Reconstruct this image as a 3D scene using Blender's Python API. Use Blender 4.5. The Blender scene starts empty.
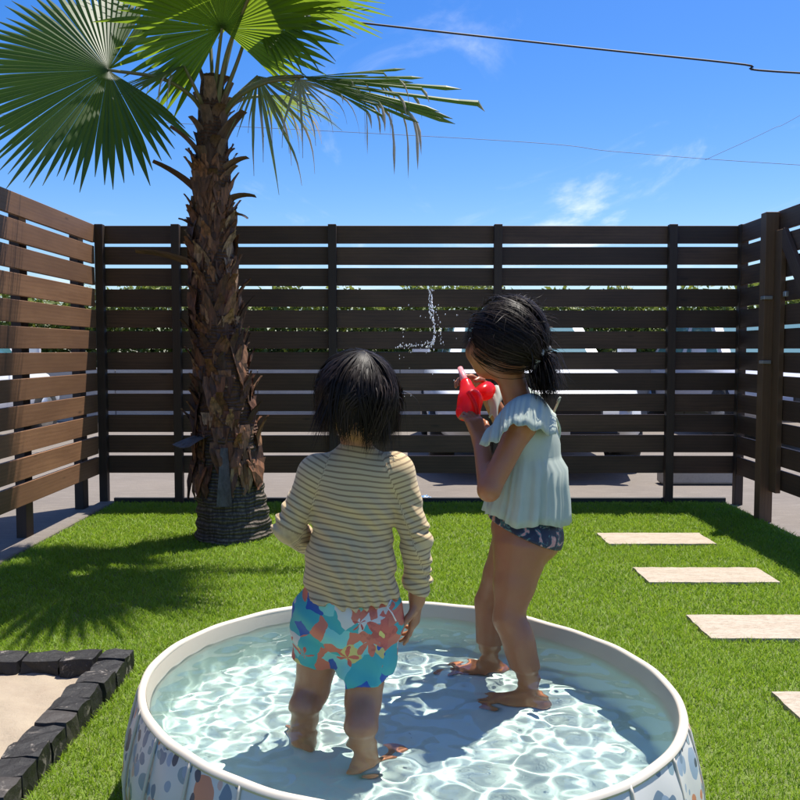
import bpy, bmesh, math, random
import numpy as np
from mathutils import Vector, Matrix
R = math.radians
rng = np.random.default_rng(11)
random.seed(11)
sc = bpy.context.scene
COL = sc.collection

# ------------------------------------------------------------------ camera, sky, sun, exposure
TILT = math.atan(50 / 850)
cam = bpy.data.cameras.new('camera'); camo = bpy.data.objects.new('camera', cam); COL.objects.link(camo)
cam.lens = 38.25; cam.sensor_width = 36; cam.clip_start = .05; cam.clip_end = 900
camo.location = (0, 0, 1.0); camo.rotation_euler = (R(90) - TILT, 0, 0)
sc.camera = camo
SUN = Vector((-.245, -.25, -1)).normalized()
EL = math.asin(-SUN.z); AZ = math.atan2(.245, .25)
w = bpy.data.worlds.new('World'); sc.world = w; w.use_nodes = True
nt = w.node_tree; N = nt.nodes; LK = nt.links
bg = N['Background']; bg.inputs['Strength'].default_value = .103
sky = N.new('ShaderNodeTexSky'); sky.sky_type = 'NISHITA'; sky.sun_disc = False
sky.sun_elevation = EL; sky.sun_rotation = AZ; sky.air_density = 1.0; sky.dust_density = 1.0; sky.ozone_density = 4.0
hsv = N.new('ShaderNodeHueSaturation'); hsv.inputs['Saturation'].default_value = 1.43; hsv.inputs['Value'].default_value = .95; hsv.inputs['Hue'].default_value = .512
LK.new(sky.outputs[0], hsv.inputs['Color'])
tc = N.new('ShaderNodeTexCoord'); sx = N.new('ShaderNodeSeparateXYZ'); LK.new(tc.outputs['Generated'], sx.inputs[0])
za = N.new('ShaderNodeMath'); za.operation = 'ADD'; za.inputs[1].default_value = .12; LK.new(sx.outputs[2], za.inputs[0])
zm = N.new('ShaderNodeMath'); zm.operation = 'MAXIMUM'; zm.inputs[1].default_value = .03; LK.new(za.outputs[0], zm.inputs[0])
cx = N.new('ShaderNodeMath'); cx.operation = 'DIVIDE'; LK.new(sx.outputs[0], cx.inputs[0]); LK.new(zm.outputs[0], cx.inputs[1])
cy = N.new('ShaderNodeMath'); cy.operation = 'DIVIDE'; LK.new(sx.outputs[1], cy.inputs[0]); LK.new(zm.outputs[0], cy.inputs[1])
cc = N.new('ShaderNodeCombineXYZ'); LK.new(cx.outputs[0], cc.inputs[0]); LK.new(cy.outputs[0], cc.inputs[1])
def world_cloud(scale, det, dist, lo, hi, amt, off):
    mp = N.new('ShaderNodeMapping'); mp.inputs['Location'].default_value = off; mp.inputs['Scale'].default_value = scale
    LK.new(cc.outputs[0], mp.inputs[0])
    nz = N.new('ShaderNodeTexNoise'); nz.inputs['Scale'].default_value = 1; nz.inputs['Detail'].default_value = det
    nz.inputs['Distortion'].default_value = dist; nz.inputs['Roughness'].default_value = .6; LK.new(mp.outputs[0], nz.inputs['Vector'])
    mr = N.new('ShaderNodeMapRange'); mr.interpolation_type = 'SMOOTHSTEP'
    mr.inputs['From Min'].default_value = lo; mr.inputs['From Max'].default_value = hi; mr.inputs['To Max'].default_value = amt
    LK.new(nz.outputs['Fac'], mr.inputs['Value']); return mr.outputs[0]
c1 = world_cloud((1.6, .55, 1), 9, 1.1, .56, .82, .55, (2.3, .4, 0))
c2 = world_cloud((.8, .45, 1), 9, .3, .57, .70, .8, (5.1, 3.35, 0))
cm = N.new('ShaderNodeMath'); cm.operation = 'MAXIMUM'; LK.new(c1, cm.inputs[0]); LK.new(c2, cm.inputs[1])
mx = N.new('ShaderNodeMix'); mx.data_type = 'RGBA'; LK.new(cm.outputs[0], mx.inputs['Factor']); LK.new(hsv.outputs[0], mx.inputs['A'])
mx.inputs['B'].default_value = (6.2, 6.6, 7.2, 1)
LK.new(mx.outputs['Result'], bg.inputs['Color'])
sl = bpy.data.lights.new('sun', 'SUN'); sl.energy = 4.4; sl.angle = R(.53); sl.color = (1, .95, .86)
slo = bpy.data.objects.new('sun', sl); COL.objects.link(slo); slo.location = (4, 4, 16)
slo.rotation_euler = SUN.to_track_quat('-Z', 'Y').to_euler()
sl.cycles.is_caustics_light = True
sc.render.engine = 'CYCLES'
sc.cycles.use_denoising = True
sc.cycles.max_bounces = 12; sc.cycles.diffuse_bounces = 6; sc.cycles.transparent_max_bounces = 12; sc.cycles.sample_clamp_indirect = 6
sc.cycles.caustics_refractive = True; sc.cycles.caustics_reflective = False
vs = sc.view_settings; vs.view_transform = 'Standard'; vs.look = 'None'; vs.exposure = .88; vs.gamma = 1; vs.use_curve_mapping = False

def at(px, py, Y):
    "world point at depth Y seen at photograph pixel (px, py)"
    u = (px - 400) / 850; v = (400 - py) / 850
    s = Y / (math.cos(TILT) + v * math.sin(TILT))
    return np.array([u * s, Y, 1 + (-math.sin(TILT) + v * math.cos(TILT)) * s])
def atz(px, py, z):
    u = (px - 400) / 850; v = (400 - py) / 850
    s = (z - 1) / (-math.sin(TILT) + v * math.cos(TILT))
    return np.array([u * s, (math.cos(TILT) + v * math.sin(TILT)) * s, z])

# ------------------------------------------------------------------ materials
class G:
    "small node-graph helper"
    def __init__(s, name):
        s.m = bpy.data.materials.new(name); s.m.use_nodes = True; s.t = s.m.node_tree
        s.b = s.t.nodes['Principled BSDF']; s.out = s.t.nodes['Material Output']
    def n(s, kind, **kw):
        nd = s.t.nodes.new('ShaderNode' + kind)
        for k, v in kw.items():
            if k in nd.inputs.keys(): s.set(nd.inputs[k], v)
            else: setattr(nd, k, v)
        return nd
    def set(s, sock, v):
        if hasattr(v, 'is_output'): s.t.links.new(v, sock)
        else:
            if isinstance(v, tuple) and len(v) == 3 and sock.type == 'RGBA': v = (*v, 1)
            sock.default_value = v
    def p(s, **kw):
        for k, v in kw.items(): s.set(s.b.inputs[k.replace('_', ' ')], v)
        return s
    def coord(s, scale=(1, 1, 1), kind='Object', rot=(0, 0, 0), offs=None):
        t = s.n('TexCoord'); m = s.n('Mapping'); s.t.links.new(t.outputs[kind], m.inputs[0])
        m.inputs['Scale'].default_value = scale; m.inputs['Rotation'].default_value = rot
        if offs is not None: s.set(m.inputs['Location'], offs)
        return m.outputs[0]
    def noise(s, vec, scale, detail=5, rough=.6, dist=0):
        return s.n('TexNoise', Vector=vec, Scale=scale, Detail=detail, Roughness=rough, Distortion=dist).outputs['Fac']
    def mr(s, v, a, b, c=0, d=1, smooth=False):
        nd = s.n('MapRange', Value=v); i = nd.inputs
        if smooth: nd.interpolation_type = 'SMOOTHSTEP'
        i['From Min'].default_value = a; i['From Max'].default_value = b; i['To Min'].default_value = c; i['To Max'].default_value = d
        return nd.outputs[0]
    def mix(s, f, a, b, mode='MIX'):
        nd = s.n('Mix', data_type='RGBA', blend_type=mode)
        s.set(nd.inputs['Factor'], f); s.set(nd.inputs['A'], a); s.set(nd.inputs['B'], b); return nd.outputs['Result']
    def ramp(s, f, stops, const=False):
        nd = s.n('ValToRGB'); s.set(nd.inputs[0], f); e = nd.color_ramp.elements
        if const: nd.color_ramp.interpolation = 'CONSTANT'
        while len(e) < len(stops): e.new(.5)
        for el, (p, c) in zip(e, stops): el.position = p; el.color = (*c, 1)
        return nd.outputs[0]
    def math(s, op, a, b=0., c=None):
        nd = s.n('Math', operation=op); s.set(nd.inputs[0], a); s.set(nd.inputs[1], b)
        if c is not None: s.set(nd.inputs[2], c)
        return nd.outputs[0]
    def bump(s, h, st=.3, d=.01):
        nd = s.n('Bump', Height=h, Strength=st, Distance=d); s.t.links.new(nd.outputs[0], s.b.inputs['Normal']); return s
    def rnd(s): return s.n('ObjectInfo').outputs['Random']
    def attr(s, name, o='Fac'): return s.n('Attribute', attribute_name=name).outputs[o]

MAT = {}
def simple(name, c, rough=.6, var=.25, scale=30, bump=0, metal=0, c2=None, bd=.004, spec=.5):
    g = G(name); n = g.noise(g.coord(), scale)
    col2 = c2 or tuple(x * (1 - var) for x in c)
    g.p(Base_Color=g.mix(g.mr(n, .3, .7), c, col2), Roughness=rough, Metallic=metal)
    g.b.inputs['Specular IOR Level'].default_value = spec
    if bump: g.bump(n, bump, bd)
    MAT[name] = g.m; return g.m

def wood(name, dark, light, rough=.62):
    g = G(name); r = g.rnd()
    off = g.n('CombineXYZ', X=g.math('MULTIPLY', r, 37.), Y=g.math('MULTIPLY', r, 11.), Z=g.math('MULTIPLY', r, 23.)).outputs[0]
    v = g.coord((1.2, 14, 14), offs=off)
    grain = g.n('TexWave', Vector=v, Scale=1.1, Distortion=7., Detail=3., **{'Detail Scale': 1.2}, wave_type='BANDS', bands_direction='Z').outputs['Fac']
    v2 = g.coord((2, 60, 60), offs=off); fine = g.noise(v2, 2, 6, .7)
    blot = g.noise(g.coord((1, 3, 3), offs=off), 2.2, 4)
    knot = g.n('TexVoronoi', Vector=g.coord((2.2, 9, 9), offs=off), Scale=.9).outputs['Distance']
    f = g.math('ADD', g.math('MULTIPLY', grain, .12), g.math('MULTIPLY', fine, .5))
    f = g.math('ADD', f, g.math('MULTIPLY', g.mr(blot, .35, .7), .3))
    col = g.mix(g.mr(f, .3, .95), dark, light)
    col = g.mix(g.mr(r, 0, 1, .0, .6), col, tuple(x * .45 for x in dark))
    col = g.mix(g.mr(knot, .02, .09, .75, 0, True), col, tuple(x * .3 for x in dark))
    g.p(Base_Color=col, Roughness=g.mr(fine, 0, 1, rough - .1, rough + .15))
    g.bump(f, .2, .0025); MAT[name] = g.m
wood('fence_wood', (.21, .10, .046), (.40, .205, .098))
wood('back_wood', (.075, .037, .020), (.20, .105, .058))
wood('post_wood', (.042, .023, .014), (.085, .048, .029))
wood('gate_post_wood', (.16, .08, .036), (.32, .165, .078))

# grass blades: colour per blade
g = G('grass'); a = g.attr('tone'); big = g.noise(g.coord((1, 1, 1)), 1.7, 4)
col = g.ramp(a, [(0, (.12, .22, .014)), (.45, (.24, .40, .03)), (.85, (.35, .48, .055)), (1, (.42, .38, .14))])
col = g.mix(g.mr(big, .35, .7, 0, .45), col, (.30, .43, .03))
g.p(Base_Color=col, Roughness=.5); g.b.inputs['Specular IOR Level'].default_value = .35
tr = g.n('BsdfTranslucent', Color=g.mix(.4, col, (.30, .42, .02)))
ad = g.n('MixShader', Fac=.5); g.t.links.new(g.b.outputs[0], ad.inputs[1]); g.t.links.new(tr.outputs[0], ad.inputs[2])
g.t.links.new(ad.outputs[0], g.out.inputs[0]); MAT['grass'] = g.m
simple('soil', (.14, .19, .03), .9, .6, 40, .4, c2=(.08, .10, .03))

# asphalt and concrete
g = G('asphalt'); v = g.coord(); n1 = g.noise(v, 140, 3, .7); n2 = g.noise(v, 1.3, 6, .6); n3 = g.noise(g.coord((1, 5, 1)), 6, 5)
col = g.mix(g.mr(n2, .3, .7), (.205, .170, .138), (.160, .132, .108))
col = g.mix(g.mr(n1, .38, .62, .55, 0), col, (.10, .095, .09)); col = g.mix(g.mr(n3, .5, .75, 0, .5), col, (.26, .23, .20))
g.p(Base_Color=col, Roughness=.9).bump(n1, .5, .004); MAT['asphalt'] = g.m
g = G('concrete'); v = g.coord(); n1 = g.noise(v, 60, 4); n2 = g.noise(v, 3, 5)
col = g.mix(g.mr(n2, .3, .7), (.44, .42, .385), (.35, .335, .31)); col = g.mix(g.mr(n1, .5, .75, 0, .4), col, (.24, .23, .21))
g.p(Base_Color=col, Roughness=.85).bump(n1, .3, .003); MAT['concrete'] = g.m
# travertine slab
g = G('travertine'); r = g.rnd(); off = g.n('CombineXYZ', X=g.math('MULTIPLY', r, 9.), Y=g.math('MULTIPLY', r, 31.)).outputs[0]
v = g.coord((4, 16, 4), offs=off, rot=(0, 0, .12)); n1 = g.noise(v, 2.2, 8, .7, .6); n2 = g.noise(g.coord((9, 26, 9), offs=off), 5, 6, .75)
col = g.ramp(n1, [(.2, (.33, .27, .20)), (.45, (.42, .355, .275)), (.6, (.35, .28, .205)), (.8, (.45, .405, .335))])
col = g.mix(g.mr(n2, .58, .66, 0, .7, True), col, (.34, .25, .16))
g.p(Base_Color=col, Roughness=.75).bump(g.mr(n2, .52, .68, 1, 0), .5, .004); MAT['travertine'] = g.m
# sand
g = G('sand'); v = g.coord(); n1 = g.noise(v, 420, 2, .8); n2 = g.noise(v, 9, 6, .6)
col = g.mix(g.mr(n2, .3, .7), (.40, .335, .25), (.33, .265, .195)); col = g.mix(g.mr(n1, .45, .7, 0, .45), col, (.34, .26, .18))
g.p(Base_Color=col, Roughness=.95).bump(g.math('ADD', g.math('MULTIPLY', n1, .15), n2), .8, .02); MAT['sand'] = g.m
# charcoal border stones
g = G('dark_stone'); r = g.rnd(); off = g.n('CombineXYZ', X=g.math('MULTIPLY', r, 19.), Y=g.math('MULTIPLY', r, 7.)).outputs[0]
v = g.coord((1, 1, 1), offs=off); n1 = g.noise(v, 55, 6, .75, .3); n2 = g.noise(v, 14, 6, .7, .8)
col = g.mix(g.mr(r, .72, .8, 0, .8), (.011, .0105, .011), (.05, .043, .039))
col = g.mix(g.mr(n2, .57, .66, 0, .6, True), col, (.34, .30, .26)); col = g.mix(g.mr(n1, .62, .7, 0, .4, True), col, (.30, .28, .25))
g.p(Base_Color=col, Roughness=g.mr(n1, .3, .7, .42, .7)).bump(n1, .8, .006); MAT['dark_stone'] = g.m

# palm
g = G('palm_leaf'); t = g.attr('tone'); n1 = g.noise(g.coord(), 6, 4)
tip = g.attr('along'); dry = g.attr('dry')
col = g.ramp(t, [(0, (.026, .066, .010)), (.5, (.042, .098, .013)), (1, (.075, .135, .018))])
col = g.mix(g.mr(n1, .4, .75, 0, .4), col, (.09, .14, .02))
col = g.mix(g.mr(tip, .86, 1., 0, .75), col, (.20, .16, .07))
col = g.mix(dry, col, (.56, .50, .40))
g.p(Base_Color=col, Roughness=.46); g.b.inputs['Specular IOR Level'].default_value = .4
tr = g.n('BsdfTranslucent', Color=g.mix(dry, g.mix(t, (.16, .27, .014), (.26, .38, .025)), (.42, .34, .20)))
ad = g.n('MixShader', Fac=.48); g.t.links.new(g.b.outputs[0], ad.inputs[1]); g.t.links.new(tr.outputs[0], ad.inputs[2])
g.t.links.new(ad.outputs[0], g.out.inputs[0]); MAT['palm_leaf'] = g.m
simple('petiole', (.13, .155, .045), .45, .4, 20, c2=(.17, .125, .055))
g = G('trunk_bark'); v = g.coord((1, 1, 1)); geo = g.n('NewGeometry'); sz = g.n('SeparateXYZ', Vector=geo.outputs['Position']).outputs[2]
rings = g.n('TexWave', Vector=g.coord((.6, .6, 1)), Scale=17., Distortion=6., Detail=4., bands_direction='Z').outputs['Fac']
vert = g.noise(g.coord((45, 45, 3)), 1.4, 5, .7); n1 = g.noise(v, 25, 6, .7)
col = g.mix(g.mr(rings, .2, .8), (.075, .058, .044), (.20, .165, .125)); col = g.mix(g.mr(vert, .42, .6, .8, 0), col, (.035, .025, .018))
col = g.mix(g.mr(sz, .35, .62), col, g.mix(g.mr(n1, .35, .65), (.05, .024, .014), (.16, .07, .034)))
g.p(Base_Color=col, Roughness=.85).bump(g.math('ADD', g.math('MULTIPLY', rings, .7), vert), .9, .012); MAT['trunk_bark'] = g.m
g = G('bark_flake'); r = g.rnd(); n1 = g.noise(g.coord((60, 60, 8)), 1.5, 6, .7)
col = g.ramp(r, [(0, (.07, .032, .019)), (.4, (.21, .085, .038)), (.75, (.36, .15, .062)), (1, (.50, .31, .17))])
col = g.mix(g.mr(n1, .4, .62, .7, 0), col, (.022, .013, .010)); g.p(Base_Color=col, Roughness=.7).bump(n1, .6, .006); MAT['bark_flake'] = g.m
g = G('leaf_base'); r = g.rnd(); n1 = g.noise(g.coord((40, 40, 6)), 1.6, 6, .7)
col = g.mix(g.mr(r, 0, 1), (.12, .062, .034), (.28, .165, .09)); col = g.mix(g.mr(n1, .38, .62, .7, 0), col, (.03, .02, .014))
g.p(Base_Color=col, Roughness=.7).bump(n1, .6, .006); MAT['leaf_base'] = g.m
g = G('grey_husk'); n1 = g.noise(g.coord((12, 12, 5)), 3, 6, .7)
g.p(Base_Color=g.mix(g.mr(n1, .35, .65), (.12, .11, .105), (.035, .03, .026)), Roughness=.6).bump(n1, .4, .004); MAT['grey_husk'] = g.m
g = G('hedge_leaf'); t = g.attr('tone')
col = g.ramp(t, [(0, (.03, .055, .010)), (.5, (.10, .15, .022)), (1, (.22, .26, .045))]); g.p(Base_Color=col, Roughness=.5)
tr = g.n('BsdfTranslucent', Color=col); ad = g.n('MixShader', Fac=.4)
g.t.links.new(g.b.outputs[0], ad.inputs[1]); g.t.links.new(tr.outputs[0], ad.inputs[2]); g.t.links.new(ad.outputs[0], g.out.inputs[0]); MAT['hedge_leaf'] = g.m

# pool
simple('pool_rim', (.62, .56, .46), .45, .06, 12)
g = G('pool_liner'); geo = g.n('NewGeometry'); sz = g.n('SeparateXYZ', Vector=geo.outputs['Position']).outputs[2]; n1 = g.noise(g.coord(), 5, 4)
g.p(Base_Color=g.mix(g.mr(sz, .19, .232), g.mix(g.mr(n1, .3, .7), (.57, .74, .665), (.53, .705, .635)), (.54, .485, .39)), Roughness=.5); MAT['pool_liner'] = g.m
g = G('terrazzo'); uv = g.attr('wall_uv', 'Vector'); nz = g.n('TexNoise', Vector=uv, Scale=26., Detail=1.)
vv = g.n('VectorMath', operation='MULTIPLY_ADD'); g.set(vv.inputs[0], nz.outputs['Color']); vv.inputs[1].default_value = (.018, .018, 0); g.set(vv.inputs[2], uv)
base = g.mix(g.noise(uv, 4, 3), (.66, .65, .61), (.60, .595, .56)); col = base
for sc_, off, thr, hue in ((13., 0., .40, 0), (18., 3.3, .34, 1), (24., 7.7, .28, 2)):
    mp = g.n('Mapping'); g.set(mp.inputs[0], vv.outputs[0]); mp.inputs['Location'].default_value = (off, off, 0)
    vo = g.n('TexVoronoi', Vector=mp.outputs[0], Scale=sc_, voronoi_dimensions='2D', Randomness=1.)
    sp = g.n('SeparateColor', Color=vo.outputs['Color'])
    lim = g.mr(sp.outputs[1], 0, 1, thr * .35, thr); on = g.math('LESS_THAN', vo.outputs['Distance'], lim)
    keep = g.math('GREATER_THAN', sp.outputs[2], .08)
    chip = g.ramp(sp.outputs[0], [(0, (.15, .22, .30)), (.22, (.26, .35, .45)), (.42, (.055, .075, .11)), (.52, (.60, .24, .14)), (.64, (.22, .32, .36)), (.8, (.62, .42, .36)), (.9, (.33, .40, .50))], True)
    col = g.mix(g.math('MULTIPLY', on, keep), col, chip)
g.p(Base_Color=col, Roughness=.38); MAT['terrazzo'] = g.m
g = G('water'); g.p(Base_Color=(1, 1, 1), Roughness=0., IOR=1.333, Transmission_Weight=1.); MAT['water'] = g.m

# people
def skin(name, c, c2):
    g = G(name); n = g.noise(g.coord(), 9, 4); n2 = g.noise(g.coord(), 160, 3)
    n3 = g.noise(g.coord(), 45, 4); rc = g.mix(g.mr(n3, .5, .75, 0, .35), g.mix(g.mr(n, .3, .7), c, c2), (c[0] * .95, c[1] * .72, c[2] * .70))
    g.p(Base_Color=rc, Roughness=g.mr(n3, .3, .7, .28, .52), Subsurface_Weight=.10)
    g.b.inputs['Subsurface Radius'].default_value = (.012, .004, .002); g.b.inputs['Subsurface Scale'].default_value = .5
    g.b.inputs['Specular IOR Level'].default_value = .45
    g.bump(n2, .25, .0012); MAT[name] = g.m
skin('skin_boy', (.44, .21, .105), (.385, .175, .088)); skin('skin_girl', (.40, .165, .076), (.345, .138, .062))
g = G('hair'); t = g.attr('tone'); g.p(Base_Color=g.ramp(t, [(0, (.007, .0045, .0035)), (.7, (.019, .012, .0085)), (1, (.05, .032, .023))]), Roughness=.48)
g.b.inputs['Specular IOR Level'].default_value = .14; g.b.inputs['Sheen Weight'].default_value = 0; MAT['hair'] = g.m
g = G('striped_shirt'); s = g.attr('stripe'); nn = g.noise(g.coord(), 40, 3)
ph = g.math('FRACT', g.math('ADD', g.math('MULTIPLY', s, 1 / .0112), g.math('MULTIPLY', nn, .12)))
st = g.math('MULTIPLY', g.mr(ph, .30, .40, 0, 1, True), g.mr(ph, .62, .72, 1, 0, True))
col = g.mix(st, (.58, .43, .225), (.27, .18, .088)); fib = g.noise(g.coord(), 700, 2)
g.p(Base_Color=col, Roughness=.85).bump(fib, .25, .001)
g.b.inputs['Sheen Weight'].default_value = .2; MAT['striped_shirt'] = g.m
g = G('floral_shorts'); v0 = g.coord((1, .12, 1)); nz = g.n('TexNoise', Vector=v0, Scale=16., Detail=3.)
vv = g.n('VectorMath', operation='MULTIPLY_ADD'); g.set(vv.inputs[0], nz.outputs['Color']); vv.inputs[1].default_value = (.045, .045, .045); g.set(vv.inputs[2], v0)
vb = g.n('TexVoronoi', Vector=vv.outputs[0], Scale=34.); sb = g.n('SeparateColor', Color=vb.outputs['Color'])
base = g.ramp(sb.outputs[0], [(0, (.05, .38, .37)), (.22, (.20, .56, .50)), (.42, (.02, .09, .36)), (.58, (.58, .57, .52)), (.72, (.05, .38, .37)), (.82, (.60, .17, .10)), (.93, (.62, .52, .16))], True)
vo = g.n('TexVoronoi', Vector=vv.outputs[0], Scale=13.); dlt = g.n('VectorMath', operation='SUBTRACT'); g.set(dlt.inputs[0], vv.outputs[0]); g.set(dlt.inputs[1], vo.outputs['Position'])
ds = g.n('SeparateXYZ', Vector=dlt.outputs[0]); ang = g.math('ARCTAN2', ds.outputs[2], ds.outputs[0])
pet = g.math('MULTIPLY', g.math('ADD', g.math('COSINE', g.math('MULTIPLY', ang, 5.)), 1.), .5)
lim = g.mr(pet, 0, 1, .26, .50); sp = g.n('SeparateColor', Color=vo.outputs['Color'])
fl = g.math('MULTIPLY', g.math('LESS_THAN', vo.outputs['Distance'], lim), g.math('GREATER_THAN', sp.outputs[2], .15))
fcol = g.ramp(sp.outputs[0], [(0, (.60, .13, .085)), (.45, (.50, .09, .07)), (.66, (.64, .62, .58)), (.78, (.62, .17, .10))], True)
fcol = g.mix(g.mr(g.noise(vv.outputs[0], 60, 2), .5, .65, 0, .5), fcol, (.30, .05, .045))
fcol = g.mix(g.math('LESS_THAN', vo.outputs['Distance'], .13), fcol, (.70, .60, .16))
col = g.mix(fl, base, fcol); g.p(Base_Color=col, Roughness=.6); MAT['floral_shorts'] = g.m
g = G('mint_cloth'); n = g.noise(g.coord(), 500, 2); n2 = g.noise(g.coord(), 18, 3)
col = g.mix(g.mr(n2, .3, .7), (.58, .64, .55), (.52, .585, .50)); g.p(Base_Color=col, Roughness=.8).bump(n, .15, .001)
tr = g.n('BsdfTranslucent', Color=col); ad = g.n('MixShader', Fac=.25); g.t.links.new(g.b.outputs[0], ad.inputs[1]); g.t.links.new(tr.outputs[0], ad.inputs[2])
g.t.links.new(ad.outputs[0], g.out.inputs[0]); MAT['mint_cloth'] = g.m
g = G('floral_bottoms'); v0 = g.coord(); n1 = g.noise(v0, 38, 3, .6, 1.)
col = g.ramp(n1, [(0, (.015, .02, .04)), (.47, (.02, .03, .055)), (.51, (.06, .16, .15)), (.56, (.55, .26, .22)), (.66, (.62, .45, .36)), (.72, (.05, .14, .10))], True)
g.p(Base_Color=col, Roughness=.6); MAT['floral_bottoms'] = g.m
g = G('red_plastic'); g.p(Base_Color=(.80, .028, .035), Roughness=.22, Transmission_Weight=.0)
tr = g.n('BsdfTranslucent', Color=(1., .09, .08)); ad = g.n('MixShader', Fac=.62); g.t.links.new(g.b.outputs[0], ad.inputs[1]); g.t.links.new(tr.outputs[0], ad.inputs[2])
g.t.links.new(ad.outputs[0], g.out.inputs[0]); MAT['red_plastic'] = g.m
g = G('spray'); g.p(Base_Color=(.95, .96, .97), Roughness=.05, IOR=1.33, Transmission_Weight=.35); MAT['spray'] = g.m
simple('pink_plastic', (.80, .30, .30), .3, .1); simple('silver_tie', (.33, .33, .32), .5, .3, 60)
simple('eye_white', (.75, .74, .72), .2, .02); simple('eye_dark', (.02, .012, .008), .15, .1)
simple('white_cord', (.72, .70, .66), .7, .1)
# background
simple('white_paint', (.76, .77, .78), .25, .05, 4); simple('silver_paint', (.46, .47, .52), .25, .08, 4)
simple('tyre', (.02, .02, .02), .8, .2); simple('wheel_metal', (.40, .41, .42), .35, .15, 20, metal=.8); simple('black_trim', (.018, .018, .02), .5, .2)
simple('chrome', (.75, .75, .76), .15, .05, metal=1); simple('lamp_lens', (.62, .66, .70), .1, .2); simple('plate_white', (.74, .75, .74), .4, .03); simple('plate_green', (.03, .16, .08), .5, .1)
g = G('car_glass'); g.p(Base_Color=(.06, .16, .18), Roughness=.06); g.b.inputs['Specular IOR Level'].default_value = .9; MAT['car_glass'] = g.m
simple('cable_black', (.015, .015, .016), .6, .2); simple('bolt_metal', (.55, .54, .52), .35, .2, metal=.7); simple('blue_plastic', (.10, .26, .52), .4, .3, 12)

# ------------------------------------------------------------------ mesh helpers
def mesh(name, v, f, m=None, smooth=False, attrs=None):
    me = bpy.data.meshes.new(name)
    v = np.asarray(v, dtype=np.float32)
    if isinstance(f, np.ndarray):
        k = f.shape[1]; me.vertices.add(len(v)); me.vertices.foreach_set('co', v.ravel())
        me.loops.add(f.size); me.loops.foreach_set('vertex_index', f.astype(np.int32).ravel())
        me.polygons.add(len(f)); me.polygons.foreach_set('loop_start', np.arange(0, f.size, k, dtype=np.int32))
        me.update(calc_edges=True); me.validate()
    else:
        me.from_pydata(v.tolist(), [], f); me.update()
    if smooth: me.polygons.foreach_set('use_smooth', np.ones(len(me.polygons), bool))
    for an, av in (attrs or {}).items():
        av = np.asarray(av, dtype=np.float32)
        if av.ndim == 1: at_ = me.attributes.new(an, 'FLOAT', 'POINT'); at_.data.foreach_set('value', av)
        else: at_ = me.attributes.new(an, 'FLOAT_VECTOR', 'POINT'); at_.data.foreach_set('vector', av.ravel())
    if m: me.materials.append(MAT[m])
    return me
def link(name, me, parent=None, loc=None, rot=None):
    o = bpy.data.objects.new(name, me); COL.objects.link(o)
    if loc is not None: o.location = loc
    if rot is not None: o.rotation_euler = rot
    if parent: o.parent = parent
    return o
def empty(name, loc=(0, 0, 0)):
    return link(name, None, None, loc)
def tag(o, label=None, cat=None, group=None, kind=None):
    if label: o['label'] = label
    if cat: o['category'] = cat
    if group: o['group'] = group
    if kind: o['kind'] = kind
    return o
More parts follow.
